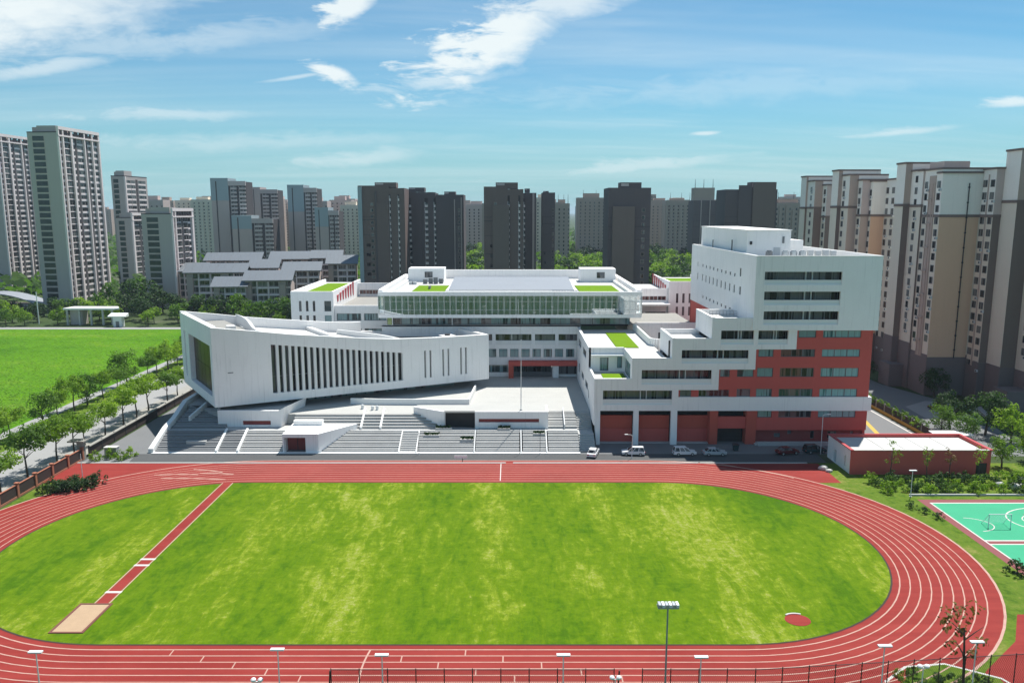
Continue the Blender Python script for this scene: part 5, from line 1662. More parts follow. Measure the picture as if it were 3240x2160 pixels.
zig_tower('farthest beige tower of the row, beside the pale hazy blocks', RAv, (122, 302), hf, [46, 46, 49.2, 49.2, 49.2, 49.2], None,
          [(112.5, 288.8, 'L', 1.4, 1.4, 20, 54, -.02), (109.6, 295.6, 'L', 3.0, 1.4, 20, 55, -.02)])

# ---------------------------------------------------------------- city: terraces with metal roofs
def terrace_house(label, xc, yc, wd, dp, h, rz, seed):
    t = thing('terrace_house', label, 'house', (xc, yc, 0), 'grey terraces with metal roofs', R(rz))
    rr = random.Random(seed)
    L = lambda mb, nm, mt: place_local(nm, mb.mesh(nm, mt), t)
    L(MB().box(-wd / 2, wd / 2, 0, dp, 0, h), 'wall', MIDT)
    rf = MB().hexa([(-wd / 2 - 1.2, -2.2, h - .6), (wd / 2 + 1.2, -2.2, h - .6), (wd / 2 + 1.2, dp * .62, h + 3.2), (-wd / 2 - 1.2, dp * .62, h + 3.2), (-wd / 2 - 1.2, -2.2, h - .3), (wd / 2 + 1.2, -2.2, h - .3), (wd / 2 + 1.2, dp * .62, h + 3.5), (-wd / 2 - 1.2, dp * .62, h + 3.5)])
    rf.hexa([(-wd / 2 - .8, dp * .5, h + 2.0), (wd / 2 + .8, dp * .5, h + 2.0), (wd / 2 + .8, dp + 1.4, h - .4), (-wd / 2 - .8, dp + 1.4, h - .4), (-wd / 2 - .8, dp * .5, h + 2.3), (wd / 2 + .8, dp * .5, h + 2.3), (wd / 2 + .8, dp + 1.4, h), (-wd / 2 - .8, dp + 1.4, h)])
    roof = L(rf, 'roof', ROOFM)
    n = 8
    sm = MB()
    for i in range(n + 1):
        x = -wd / 2 - 1.2 + (wd + 2.4) * i / n
        sm.hexa([(x - .06, -2.2, h - .3), (x + .06, -2.2, h - .3), (x + .06, dp * .62, h + 3.5), (x - .06, dp * .62, h + 3.5), (x - .06, -2.2, h - .2), (x + .06, -2.2, h - .2), (x + .06, dp * .62, h + 3.6), (x - .06, dp * .62, h + 3.6)])
    o = place_local('roof_seam', sm.mesh('roof_seam', ROOFM), roof)
    # glazed bays between stone piers
    bays = max(3, int(wd / 5))
    bw = wd / bays
    for i in range(bays):
        x = -wd / 2 + i * bw
        if i % 3 == 0:
            L(MB().box(x + .1, x + bw * .55, -.9, 0, 0, h - 2.2), 'stone_pier', TAUPE)
        else:
            L(MB().box(x, x + .35, -.7, 0, 0, h - 1), 'white_post', PALET)
        k = 0
        z = h - 3.2
        while z > 3:
            put_local(t, (x + (bw * .6 if i % 3 == 0 else .6), -.02), FR, 0, z, bw * (.36 if i % 3 == 0 else .8), 2.1, GLASS_R, PALET if i % 3 else DKG, 1)
            if i % 3:
                L(MB().box(x + .4, x + bw - .05, -.8, 0, z - 1.0, z - .45), 'balcony_rail', PALET)
            z -= 3.2
    return t


for i, (lb, xc, yc, wd, h, rz) in enumerate([
        ('grey terrace with metal roof nearest the white back wing', -111, 356, 20, 17.5, 8),
        ('grey terrace with long metal roof left of the nearest terrace', -142, 376, 27, 19.5, 8),
        ('metal-roofed terrace with white window frames behind the turf-roofed wing', -104, 388, 17, 19.5, 8),
        ('small metal-roofed terrace closest to the broad dark tower', -87, 402, 14, 22, 8),
        ('metal-roofed terrace in the back row above the others', -121, 432, 22, 22.5, 8),
        ('back terrace with metal roof beside the white portal tower', -156, 428, 20, 22.0, 8),
        ('low metal-roofed terrace stepping down before the long-roofed one', -127, 352, 14, 15.0, 8),
        ('metal-roofed terrace between the long-roofed one and the portal tower', -163, 396, 15, 18.5, 8),
        ('narrow metal-roofed terrace squeezed behind the nearest terrace', -124, 392, 13, 20.5, 8),
        ('narrow metal-roofed terrace in the gap of the back row', -139, 412, 13, 23.0, 8),
        ('end terrace with metal roof right of the back row', -100, 424, 15, 23.5, 8)]):
    terrace_house(lb, xc, yc, wd, 13, h, rz, i)

# ---------------------------------------------------------------- red annex beside the track
ax = thing('annex', 'low red flat-roofed annex with white end wall beside the track', 'building', (75, 139, 0))
w = MB()
w.wall((62.5, 139), FR, 25.8, 0, 4.6, [(23.2, 25.2, 0.02, 2.2)], 0.35)
w.wall((88.3, 139.35), RT, 9.9, 0, 4.6, (), 0.35)
w.wall((88.3, 149.6), (-1, 0), 25.45, 0, 4.6, (), 0.35)
w.build('wall', REDW, ax)
MB().wall((62.5, 149.6), LF, 10.25, 0, 4.55, [(2.6, 4.2, 0.02, 2.6), (7.9, 8.4, .9, 2.9)], 0.35).build('end_wall', WHITE, ax)
MB().box(62.75, 62.85, 145.4, 147.0, 0.02, 2.6).build('door', FRAMEW, ax)
MB().box(62.75, 62.85, 141.2, 141.7, .9, 2.9).build('window', GLASS_D, ax)
MB().box(62.9, 87.9, 139.4, 149.2, 3.9, 4.1).build('roof', ROOFW, ax)
cpg = MB()
cpg.box(62.3, 88.5, 149.2, 149.7, 4.6, 4.75).box(62.3, 62.9, 138.9, 149.2, 4.6, 4.75).box(87.9, 88.5, 138.9, 149.2, 4.6, 4.75)
cpg.build('coping', REDTRIM, ax)
MB().box(62.9, 87.9, 138.9, 139.4, 4.6, 4.7).build('coping', KERB, ax)
for x in (69.5, 73.4, 77.2, 82.0):
    MB().box(x, x + .07, 139.4, 149.2, 4.1, 4.13).build('roof_joint', STEPD, ax)
MB().box(85.7, 87.7, 139.1, 139.2, 0.02, 2.2).build('shutter', DARK, ax)
# ---------------------------------------------------------------- trees and shrubs
def crown_mesh(name, rx, rz, zc, nclump, nleaf, leaf, mat, seed, shell=0.45, flat=0.0):
    """many leaf-sized faces gathered in clumps through an uneven crown"""
    rr = random.Random(seed)
    b = MB()
    cl_ = []
    for i in range(nclump):
        while True:
            p = Vector((rr.uniform(-1, 1), rr.uniform(-1, 1), rr.uniform(-1, 1)))
            if shell < p.length < 1:
                break
        k = 1.0 + rr.uniform(-.22, .18)
        cl_.append((Vector((p.x * rx * k, p.y * rx * k, p.z * rz * k)), rx * rr.uniform(.24, .42)))
    for c, r in cl_:
        for j in range(nleaf):
            d = Vector((rr.gauss(0, 1), rr.gauss(0, 1), rr.gauss(0, 1) + .25)).normalized()
            p = c + d * r * rr.uniform(.55, 1.05)
            if flat:
                p.z = max(p.z, -rz * flat)
            nrm = (d + Vector((rr.uniform(-.8, .8), rr.uniform(-.8, .8), rr.uniform(-.3, .9)))).normalized()
            u = nrm.orthogonal().normalized()
            u.rotate(Matrix.Rotation(rr.uniform(0, 2 * PI), 3, nrm))
            v = nrm.cross(u)
            s = leaf * rr.uniform(.6, 1.3)
            q = Vector((p.x, p.y, p.z + zc))
            b.quad([q - u * s, q + v * s * .55, q + u * s, q - v * s * .55])
    return b.mesh(name, mat)


def trunk_mesh(h, r, zc, rx, seed, mat, limbs=5):
    rr = random.Random(seed)
    b = MB()
    pts = [(0, 0, -.1)]
    x = y = 0
    for i in range(1, 5):
        x += rr.uniform(-.12, .12); y += rr.uniform(-.12, .12)
        pts.append((x, y, h * i / 4))
    b.path(pts, [r * (1.25 - .18 * i) for i in range(5)], 7)
    for i in range(limbs):
        a = 2 * PI * i / limbs + rr.uniform(-.4, .4)
        z0 = h * rr.uniform(.55, .95)
        L_ = rx * rr.uniform(.55, .85)
        m1 = (x * z0 / h + math.cos(a) * L_ * .5, y * z0 / h + math.sin(a) * L_ * .5, z0 + L_ * .45)
        m2 = (x + math.cos(a) * L_, y + math.sin(a) * L_, z0 + L_ * .8)
        b.path([(x * z0 / h, y * z0 / h, z0), m1, m2], [r * .5, r * .34, r * .12], 5)
    return b.mesh('trunk', mat)


KIND = {}


def kind(key, spec, mats, trunk):
    out = []
    for i, mt in enumerate(mats):
        for j in range(spec.get('variants', 2)):
            sd = hash((key, i, j)) % 1000 if False else (len(key) * 37 + i * 11 + j * 5)
            cm = crown_mesh('crown', spec['rx'], spec['rz'], spec['zc'], spec['n'], spec['m'], spec['leaf'], mt, sd, spec.get('shell', .45), spec.get('flat', 0))
            tm = trunk_mesh(spec['th'], spec['tr'], spec['zc'], spec['rx'], sd, trunk, spec.get('limbs', 5))
            out.append((cm, tm))
    KIND[key] = out


kind('street', dict(rx=2.8, rz=1.6, zc=5.2, n=36, m=60, leaf=.21, th=4.6, tr=.13, flat=.55, variants=3), (LEAF_LIGHT, LEAF_LIGHT, LEAF_MID), BARK)
kind('round', dict(rx=3.3, rz=2.9, zc=5.0, n=34, m=62, leaf=.24, th=4.0, tr=.2, variants=2), (LEAF_MID, LEAF_DARK, LEAF_LIGHT), BARK)
kind('wood', dict(rx=5.4, rz=4.4, zc=7.2, n=30, m=26, leaf=.62, th=6.0, tr=.28, variants=2, limbs=3), (LEAF_MID, LEAF_DARK, LEAF_LIGHT), BARK)
kind('shrub', dict(rx=1.1, rz=.8, zc=.75, n=14, m=26, leaf=.15, th=.7, tr=.06, variants=2, limbs=3), (LEAF_MID, LEAF_DARK, LEAF_LIGHT), BARK)
kind('thin', dict(rx=1.5, rz=2.2, zc=5.2, n=11, m=20, leaf=.16, th=5.2, tr=.09, variants=2, limbs=6), (LEAF_LIGHT, LEAF_DRY), BARK)


def tree(key, name, label, cat, x, y, s=1.0, v=None, group=None, rnd=RND, sz=None, z=0.0):
    t = thing(name, label, cat, (x, y, z), group, rnd.uniform(0, 6.28))
    k = KIND[key]
    cm, tm = k[rnd.randrange(len(k)) if v is None else v % len(k)]
    t.scale = (s, s, s * (sz or 1.0))
    for nm, me in (('trunk', tm), ('crown', cm)):
        o = bpy.data.objects.new(nm, me)
        COL.objects.link(o)
        o.parent = t
    return t


rt = random.Random(21)
ORD = 'first second third fourth fifth sixth seventh eighth ninth tenth eleventh twelfth thirteenth fourteenth fifteenth sixteenth seventeenth eighteenth nineteenth twentieth'.split()
g1 = 'trees along the pavement outside the boundary wall'
for i, y in enumerate((117.5, 124, 130.5, 137, 144, 150.5, 157, 164, 171.5, 178.5, 186, 194, 202)):
    tree('street', 'street_tree', 'flat-crowned tree on the pavement outside the boundary wall, %s from the near end' % ORD[i], 'tree', -88 + rt.uniform(-.9, .9), y + rt.uniform(-1, 1), rt.uniform(.95, 1.35), None, g1, rt)
g2 = 'trees on the lawn strip between street and field'
for i in range(17):
    tree('street' if i % 3 else 'round', 'street_tree', 'tree on the lawn strip between street and field, %s from the near end' % ORD[i], 'tree', -106 + rt.uniform(-1.5, 1.2), 148 + i * 7.2 + rt.uniform(-1.5, 1.5), rt.uniform(.9, 1.25), None, g2, rt)
g3 = 'trees standing beyond the green field'
for i in range(96):
    row = i % 4
    y = 329 + row * 11 + rt.uniform(-4, 4)
    x = -330 + (i // 4) * 10.4 + rt.uniform(-4, 4)
    if -193 < x < -162 and row == 0 or (row == 3 and -232 < x < -165 and y > 372):
        continue
    tree('wood', 'garden_tree', 'bushy green tree in the belt beyond the field', 'tree', x, y, rt.uniform(.55, .95) * (.7 if row == 0 else 1), None, g3, rt)
for x, y, s in ((-240, 352, 1.2), (-178, 374, 1.35), (-166, 370, 1.1), (-191, 368, 1.15), (-140, 345, .9), (-128, 340, .95), (-118, 338, 1.0), (-108, 334, .9), (-99, 336, 1.0), (-92, 330, .85), (-84, 332, .9), (-76, 333, .8)):
    tree('wood', 'garden_tree', 'tall green tree in front of the towers beyond the field', 'tree', x, y, s, None, 'tall trees in front of the towers', rt)
g4 = 'park trees between the dark towers'
for (xa, xb, n, ya, yb) in ((-.058, -.034, 26, 455, 760), (.052, .128, 62, 440, 800), (.175, .236, 44, 395, 760)):
    for i in range(n):
        y = ya + (yb - ya) * ((i + rt.random()) / n) ** 1.25
        x = y * rt.uniform(xa, xb)
        tree('wood', 'park_tree', 'leafy tree in the park between the dark towers', 'tree', x, y, rt.uniform(1.0, 1.55), None, g4, rt)
# the wood that runs on towards the horizon, one mass
fw = MB()
for i in range(10500):
    y = 430 + 1500 * rt.random() ** 1.3
    x = y * rt.uniform(-.95, .6)
    if y < 800 and (-.06 < x / y < -.03 or .05 < x / y < .13 or .17 < x / y < .24):
        continue
    z = rt.uniform(3, 10)
    s = rt.uniform(2.2, 4.2)
    for k in range(3):
        a = rt.random() * PI; tl = rt.uniform(-.6, .6)
        ox, oy, oz = rt.uniform(-3, 3), rt.uniform(-3, 3), rt.uniform(-2, 2)
        u = Vector((math.cos(a), math.sin(a) * .6, tl)) * s
        v = Vector((-math.sin(a) * .5, math.cos(a) * .6, rt.uniform(.3, 1))) * s * .7
        p = Vector((x + ox, y + oy, z + oz))
        fw.quad([p - u, p - v, p + u, p + v])
tag(fw.build('far_wood', LEAF_MID), 'distant green woodland between the towers', 'wood', None, 'stuff')
# right side planting
for i, (key, lb, x, y, s, v) in enumerate([
        ('round', 'big dark round tree at the foot of the right-hand beige tower', 103, 165, 1.2, 2),
        ('round', 'bright green round tree in front of the big dark one', 104.5, 158.5, 1.0, 4),
        ('round', 'dark tree half in shade beside the two-storey porch', 97.5, 169, 1.05, 3),
        ('round', 'round bush-like tree at the end of the brown boundary fence', 92.5, 163.5, .85, 1),
        ('round', 'low green tree beside the annex roof behind the fence', 95.5, 158.5, .8, 0),
        ('round', 'tree with pale tips right of the annex', 93, 143, .75, 4),
        ('round', 'spreading tree at the right edge above the ball court', 98, 140, .85, 0),
        ('round', 'leafy tree at the right edge behind the spreading one', 101, 147, .85, 5),
        ('round', 'shaded tree against the wide blank tan wall', 110.5, 208 - 8.0, .95, 2),
        ('round', 'shaded shrub-like tree near the porch of the tan-walled tower', 102.5, 221, .7, 3),
        ('round', 'dark shaded tree by the far road between school and towers', 97.5, 238, .9, 2),
        ('thin', 'slender young tree before the red annex wall, nearest its white end', 68.6, 136.4, .95, 0),
        ('thin', 'slender yellow-green young tree before the middle of the red annex', 75.0, 136.2, .9, 1),
        ('thin', 'bare thin young tree right of the yellow-green one', 79.2, 136.0, .85, 2),
        ('thin', 'thin young tree at the right end of the red annex', 84.6, 136.3, .9, 1),
        ('thin', 'sparse sapling rising through the mesh fence in the near corner', 44.3, 70.4, 1.55, 3)]):
    tree(key, 'tree', lb, 'tree', x, y, s, v, None, rt)
gs = 'shrubs in the bed before the red annex'
for i in range(52):
    tree('shrub', 'shrub', 'dusty green shrub in the bed before the red annex', 'shrub', 64.5 + (i % 26) * 1.15 + rt.uniform(-.6, .6), 130.4 + (i // 26) * 3.4 + rt.uniform(-1.6, 1.6), rt.uniform(.6, 1.35), None, gs, rt)
gs = 'shrubs in the corner bed beside the track'
for i in range(16):
    tree('shrub', 'shrub', 'dark low shrub in the corner bed between track and boundary wall', 'shrub', -80.5 + (i % 8) * .95 + rt.uniform(-.4, .4), 129 + (i // 8) * 2.2 + (i % 8) * .35 + rt.uniform(-.4, .4), rt.uniform(.9, 1.4), 2, gs, rt)
gs = 'clipped shrubs behind the mesh fence'
for i in range(9):
    tree('shrub', 'shrub', 'green shrub in the small bed behind the mesh fence', 'shrub', 40.5 + (i % 7) * 1.3 + rt.uniform(-.3, .3), 73.6 + (i // 7) * 1.7 + rt.uniform(-.3, .3), rt.uniform(.5, .8), None, gs, rt)
for i, (x, y) in enumerate(((-75.5, 149.5), (-76.6, 147.6), (-79.0, 148.6), (-81.2, 147.0))):
    tree('shrub', 'shrub', 'pale shrub at the bend of the side road', 'shrub', x, y, 1.2, 4, 'shrubs at the bend of the side road', rt)
tag(tree('shrub', 'clipped_bush', 'single clipped dark bush between track and ball court', 'bush', 67.6, 98.6, 1.25, 2, None, rt))
for i, (x, y) in enumerate(((65.5, 122.2), (66.3, 120.0), (67.6, 117.8), (67.4, 92.4), (68.8, 90.2), (69.9, 88.6), (70.8, 91.0))):
    tree('shrub', 'shrub', 'small shrub on the verge between track and ball court', 'shrub', x, y, .7, 2, 'small shrubs on the verge by the ball court', rt)
sheet('planting_bed', [(38.6, 70), (50.5, 70), (50.8, 74.8), (46.5, 77.4), (42, 76.8)], 0.026, VERGE)
ribbon([(38.6, 74.2), (42, 76.9), (46.5, 77.5), (51, 74.8), (52.5, 71)], .3, .04).build('bed_kerb', KERB)['kind'] = 'structure'
# crop plants in the field, uncountable
tf = MB()
for i in range(22000):
    y = 152 + 166 * rt.random() ** 1.25
    x = -113 - rt.random() * (y * .72 - 90)
    if x < -.69 * y:
        continue
    s = rt.uniform(.15, .38)
    a = rt.random() * PI
    cx_, sx_ = math.cos(a) * s, math.sin(a) * s
    zz_ = rt.uniform(.12, .3)
    tf.quad([(x - cx_, y - sx_, zz_ - .06), (x + sx_ * .7, y - cx_ * .7, zz_), (x + cx_, y + sx_, zz_ + .05), (x - sx_ * .7, y + cx_ * .7, zz_)])
LEAF_CROP = leaf_mat('leaf_crop', (0.075, 0.21, 0.004), (0.15, 0.30, 0.012), .4)
tag(tf.build('field_plants', LEAF_CROP), 'low green plants covering the field', 'field plants', None, 'stuff')

# ---------------------------------------------------------------- boundary wall on the left
BRICKR = M('wall_terracotta', (0.36, 0.14, 0.085), 0.9, 0.12, 0.4, 5.0)
BWD = M('wall_dark_brown', (0.045, 0.032, 0.028), 0.85, 0.15, 0.4, 5.0)
bw = thing('boundary_wall', 'dark brown boundary wall with terracotta posts beside the running track', 'wall', (-84, 130, 0))
post = MB().box(-.25, .25, -.25, .25, 0, 2.5).box(-.33, .33, -.33, .33, 2.5, 2.62).mesh('post', BRICKR)
panel = MB().box(-.08, .08, 0, 4.6, .35, 2.2).mesh('panel', BWD)
base = MB().box(-.16, .16, 0, 4.6, 0, .35).box(-.14, .14, 0, 4.6, 2.2, 2.3).mesh('base_course', BRICKR)
y = 112.0
while y < 147:
    place('post', post, bw, (-84.1, y, 0)); place('panel', panel, bw, (-84.1, y + .25, 0)); place('base_course', base, bw, (-84.1, y + .25, 0))
    y += 5.1
place('post', post, bw, (-84.1, y, 0))
bf = thing('boundary_fence', 'long dark fence with pale coping between school side road and pavement', 'fence', (-84, 175, 0))
fpost = MB().box(-.12, .12, -.12, .12, 0, 2.2).mesh('post', DARK)
fpan = MB().box(-.05, .05, 0, 4.75, .1, 1.9).mesh('panel', BWD)
fcop = MB().box(-.5, .3, 0, 4.95, 1.95, 2.1).mesh('coping', PAVE)
y = 150.0
while y < 212:
    place('post', fpost, bf, (-84, y, 0)); place('panel', fpan, bf, (-84, y + .12, 0)); place('coping', fcop, bf, (-84, y, 0))
    y += 5.0
gp_ = thing('gate_pier', 'tan gate pier at the corner of the track and side road', 'gate pier', (-84.4, 148.0, 0))
MB().box(-85.0, -83.9, 147.6, 148.7, 0, 3.6).build('shaft', ROOFTAN, gp_)
MB().box(-86.6, -83.4, 147.2, 149.2, 3.6, 3.85).build('cap', PAVE, gp_)
ub = thing('utility_box', 'grey louvred utility cabinet beside the side road', 'cabinet', (-79.8, 150.6, 0))
MB().box(-81, -78.6, 150, 151.2, 0, 1.7).build('body', METAL, ub)
for k in range(5):
    MB().box(-80.8, -78.8, 149.96, 150.0, .3 + k * .27, .42 + k * .27).build('louvre', FRAME, ub)
MB().box(-81.1, -78.5, 149.9, 151.3, 1.7, 1.8).build('lid', KERB, ub)
# fence of the residential side, right of the school
rf = thing('estate_fence', 'brown panel fence with posts and yellow base along the estate road', 'fence', (89.3, 175, 0))
YEL = M('yellow_paint', (0.50, 0.34, 0.06), 0.8, 0.12, 0.5, 4.0)
rp_ = MB().box(-.15, .15, -.15, .15, 0, 2.6).mesh('post', PAVE)
rn_ = MB().box(-.06, .06, 0, 4.0, .7, 2.2).mesh('panel', BWD)
rb_ = MB().box(-.2, .1, 0, 4.3, 0, .7).mesh('base_course', YEL)
y = 152.5
while y < 232:
    place('post', rp_, rf, (89.3, y, 0)); place('panel', rn_, rf, (89.3, y + .15, 0)); place('base_course', rb_, rf, (89.3, y, 0))
    y += 4.3
sheet('yellow_lane_line', [(78.0, 158), (79.0, 158), (86.8, 200), (85.8, 200)], .018, YEL)
sheet('white_lane_line', rect(87.4, 87.8, 152, 205), .018, LINEW)
gs = 'climbers spilling over the estate fence'
for i in range(15):
    tree('shrub', 'climber_bush', 'pale climber spilling over the brown estate fence', 'shrub', 89.6 + rt.uniform(-.3, .5), 166 + i * 2.3, rt.uniform(.8, 1.2), 4 if i % 2 else 0, gs, rt, 1.0, 1.3)
cs = thing('carport', 'small carport with pale curved roof by the estate fence', 'carport', (91, 158, 0))
MB().hexa([(87.0, 155.5, 2.5), (95, 155.5, 2.5), (95, 158.5, 2.7), (87.0, 158.5, 2.7), (87.0, 155.5, 2.65), (95, 155.5, 2.65), (95, 158.5, 2.85), (87.0, 158.5, 2.85)]).build('roof', METALW, cs)
for x in (87.4, 94.6):
    MB().tube((x, 157, 0), (x, 157, 2.55), .08).build('post', METAL, cs)

# ---------------------------------------------------------------- white pavilion, ramp canopy and gate beyond the field
pv = thing('field_pavilion', 'flat white-roofed pavilion on posts behind the field', 'pavilion', (-180, 333, 0))
MB().prism([(-191, 331), (-169.5, 331), (-168, 333), (-171, 338), (-190, 338)], 6.6, 7.3).build('roof', WHITE2, pv)
for x in (-190.2, -185, -180, -175, -171):
    MB().box(x, x + .7, 331.6, 332.3, 0, 6.6).build('post', KERB, pv)
MB().box(-189.3, -184, 333, 337.5, 0, 6.55).build('room', GREYT, pv)
rc = thing('ramp_canopy', 'grey curved canopy over an underground ramp among the trees', 'canopy', (-262, 392, 0))
m = MB()
N = 12
for i in range(N):
    a0, a1 = i / N, (i + 1) / N
    f = lambda a: 2.2 + 5.6 * math.sin(PI * a) ** .8
    g = lambda a: -283 + 46 * a
    m.hexa([(g(a0), 388, f(a0) - .4), (g(a1), 388, f(a1) - .4), (g(a1), 400, f(a1) - .4), (g(a0), 400, f(a0) - .4), (g(a0), 388, f(a0)), (g(a1), 388, f(a1)), (g(a1), 400, f(a1)), (g(a0), 400, f(a0))])
m.build('shell', ROOFG, rc)
MB().prism([(-281, 389), (-239, 389), (-239, 399), (-281, 399)], 0, 2.0).build('base', MIDT, rc)
gt = thing('garden_gate', 'small white gatehouse by the lane behind the field', 'gatehouse', (-165.7, 326.5, 0))
MB().box(-167.5, -163.9, 326, 328.5, 0, 4.2).build('wall', WHITE2, gt)
MB().prism([(-169.5, 325.6), (-162.2, 325.6), (-162.2, 329), (-169.5, 329)], 4.2, [4.6, 4.6, 5.6, 5.6]).build('roof', WHITE2, gt)
MB().box(-166.4, -165.0, 325.95, 326.0, 0, 2.4).build('door', FRAME, gt)
lp = thing('field_lamp', 'slim pale post among the trees behind the field', 'lamp post', (-187, 333, 0))
MB().tube((-203.5, 334, 0), (-203.5, 334, 14), .25, .18).build('pole', METALW, lp)

# ---------------------------------------------------------------- cars
CARP = {k: M('car_paint_' + k, c, 0.25, 0.03, 1.0, 4.0, spec=0.6) for k, c in (('white', (.72, .73, .74)), ('silver', (.42, .46, .48)), ('red', (.10, .012, .016)), ('green', (.012, .05, .055)), ('black', (.014, .015, .02)), ('teal', (.10, .30, .27)))}
TYRE = M('tyre', (.015, .015, .015), .9, .1)
LAMPR = M('tail_lamp', (.35, .02, .02), .3, .05)
LAMPW = M('head_lamp', (.75, .78, .80), .2, .03)


def car(label, x, y, rz, paint, style='sedan', z=0.03):
    t = thing('parked_car', label, 'car', (x, y, z), 'cars parked beside the school' if x < 80 else 'cars parked at the estate', R(rz))
    L_, W_, = 4.6, 1.8
    L = lambda mb, nm, mt, par=t: place_local(nm, mb.mesh(nm, mt), par)
    hb = .92
    prof = [(-2.3, .32), (2.25, .32), (2.3, .62), (2.15, .80), (1.05, hb), (-1.75, hb + .03), (-2.25, .84)]
    b = MB()
    n = len(prof)
    sec = [(-.90, .93), (-.80, 1.0), (.80, 1.0), (.90, .93)]
    o = 0
    for yy, k in sec:
        b.v += [(px_ * (k * .5 + .5), yy, .32 + (pz_ - .32) * k) for px_, pz_ in prof]
    for s_ in range(len(sec) - 1):
        for i in range(n):
            j = (i + 1) % n
            b.f.append([s_ * n + i, s_ * n + j, (s_ + 1) * n + j, (s_ + 1) * n + i]); b.m.append(0)
    b.f.append(list(range(n))); b.m.append(0)
    b.f.append([(len(sec) - 1) * n + i for i in reversed(range(n))]); b.m.append(0)
    body = L(b, 'body', paint)
    top = 1.46 if style == 'sedan' else 1.68
    xr0, xr1 = (-1.25, .25) if style == 'sedan' else (-1.95, .25)
    xb0, xb1 = (-1.85, 1.1) if style == 'sedan' else (-2.15, 1.1)
    c = MB().hexa([(xb0, -.80, hb), (xb1, -.80, hb), (xb1, .80, hb), (xb0, .80, hb), (xr0, -.62, top), (xr1, -.62, top), (xr1, .62, top), (xr0, .62, top)])
    cab = L(c, 'cabin', GLASS_D)
    r = MB().hexa([(xr0 - .05, -.65, top - .01), (xr1 + .05, -.65, top - .01), (xr1 + .05, .65, top - .01), (xr0 - .05, .65, top - .01), (xr0 + .08, -.58, top + .06), (xr1 - .08, -.58, top + .06), (xr1 - .08, .58, top + .06), (xr0 + .08, .58, top + .06)])
    L(r, 'roof', paint)
    for sy in (-1, 1):
        p = MB()
        for f in (0.0, .36, .70, 1.0):
            xa = xb0 + (xb1 - xb0) * f
            xc_ = xr0 + (xr1 - xr0) * f
            p.hexa([(xa - .05, sy * .79, hb), (xa + .05, sy * .79, hb), (xa + .05, sy * .83, hb), (xa - .05, sy * .83, hb), (xc_ - .05, sy * .61, top), (xc_ + .05, sy * .61, top), (xc_ + .05, sy * .66, top), (xc_ - .05, sy * .66, top)])
        L(p, 'pillar', paint)
        L(MB().box(.95, 1.15, sy * .98 - .1, sy * .98 + .1, .92, 1.06), 'wing_mirror', paint)
        for xx, mt, nm in ((2.2, LAMPW, 'headlight'), (-2.28, LAMPR, 'tail_light')):
            L(MB().box(xx - .06, xx + .06, sy * .64 - .2, sy * .64 + .2, .62, .76), nm, mt)
        for xx in (-1.38, 1.42):
            wh = L(MB().tube((xx, sy * .70, .32), (xx, sy * .92, .32), .33, .33, 14), 'wheel', TYRE)
            L(MB().tube((xx, sy * .92, .32), (xx, sy * .935, .32), .2, .2, 10), 'rim', METAL, wh)
    return t


car('white car nearest the shaded stair, facing the building', 16.2, 150.6, 74, CARP['white'])
car('white estate car behind the slim street lamp', 24.2, 150.9, 176, CARP['white'], 'van')
car('white van-like car parked before the second red bay', 34.4, 150.8, 3, CARP['white'], 'van')
car('silver car parked before the orange-red pier', 40.4, 150.7, 2, CARP['silver'])
car('dark red car parked at the low grey wall', 55.2, 151.4, 12, CARP['red'])
car('dark green car beside the white end of the annex', 61.0, 152.3, 10, CARP['green'], 'van')
car('black car parked on the shaded estate forecourt', 104.8, 187.5, 8, CARP['black'])
car('small teal car beside the black one on the forecourt', 109.6, 185.5, 80, CARP['teal'])
car('dark car standing far back on the estate road', 103.5, 236, 70, CARP['black'])
bn = thing('waste_bin', 'green wheeled bin standing before the garage shutter', 'bin', (45.4, 153.5, 0))
MB().hexa([(45.0, 153.2, 0.1), (45.9, 153.2, .1), (45.9, 154, .1), (45, 154, .1), (44.9, 153.1, 1.3), (46, 153.1, 1.3), (46, 154.1, 1.3), (44.9, 154.1, 1.3)]).build('body', CARP['green'], bn)
MB().box(44.85, 46.05, 153.0, 154.2, 1.3, 1.4).build('lid', DARK, bn)

# ---------------------------------------------------------------- lamps, poles, goals
def tee_lamp(label, x, y, h, mat=METALW, hw=.62, grp=None):
    t = thing('lamp_post', label, 'lamp post', (x, y, 0), grp)
    place_local('pole', MB().tube((0, 0, 0), (0, 0, h), .075, .05, 8).mesh('pole', mat), t)
    hd = MB().box(-hw, hw, -.24, .12, h, h + .13)
    hd.box(-hw + .06, hw - .06, -.2, .08, h - .03, h, 1)
    place_local('lamp_head', hd.mesh('lamp_head', [mat, FRAMEW]), t)
    place_local('base_plate', MB().box(-.2, .2, -.2, .2, 0, .06).mesh('base_plate', METAL), t)


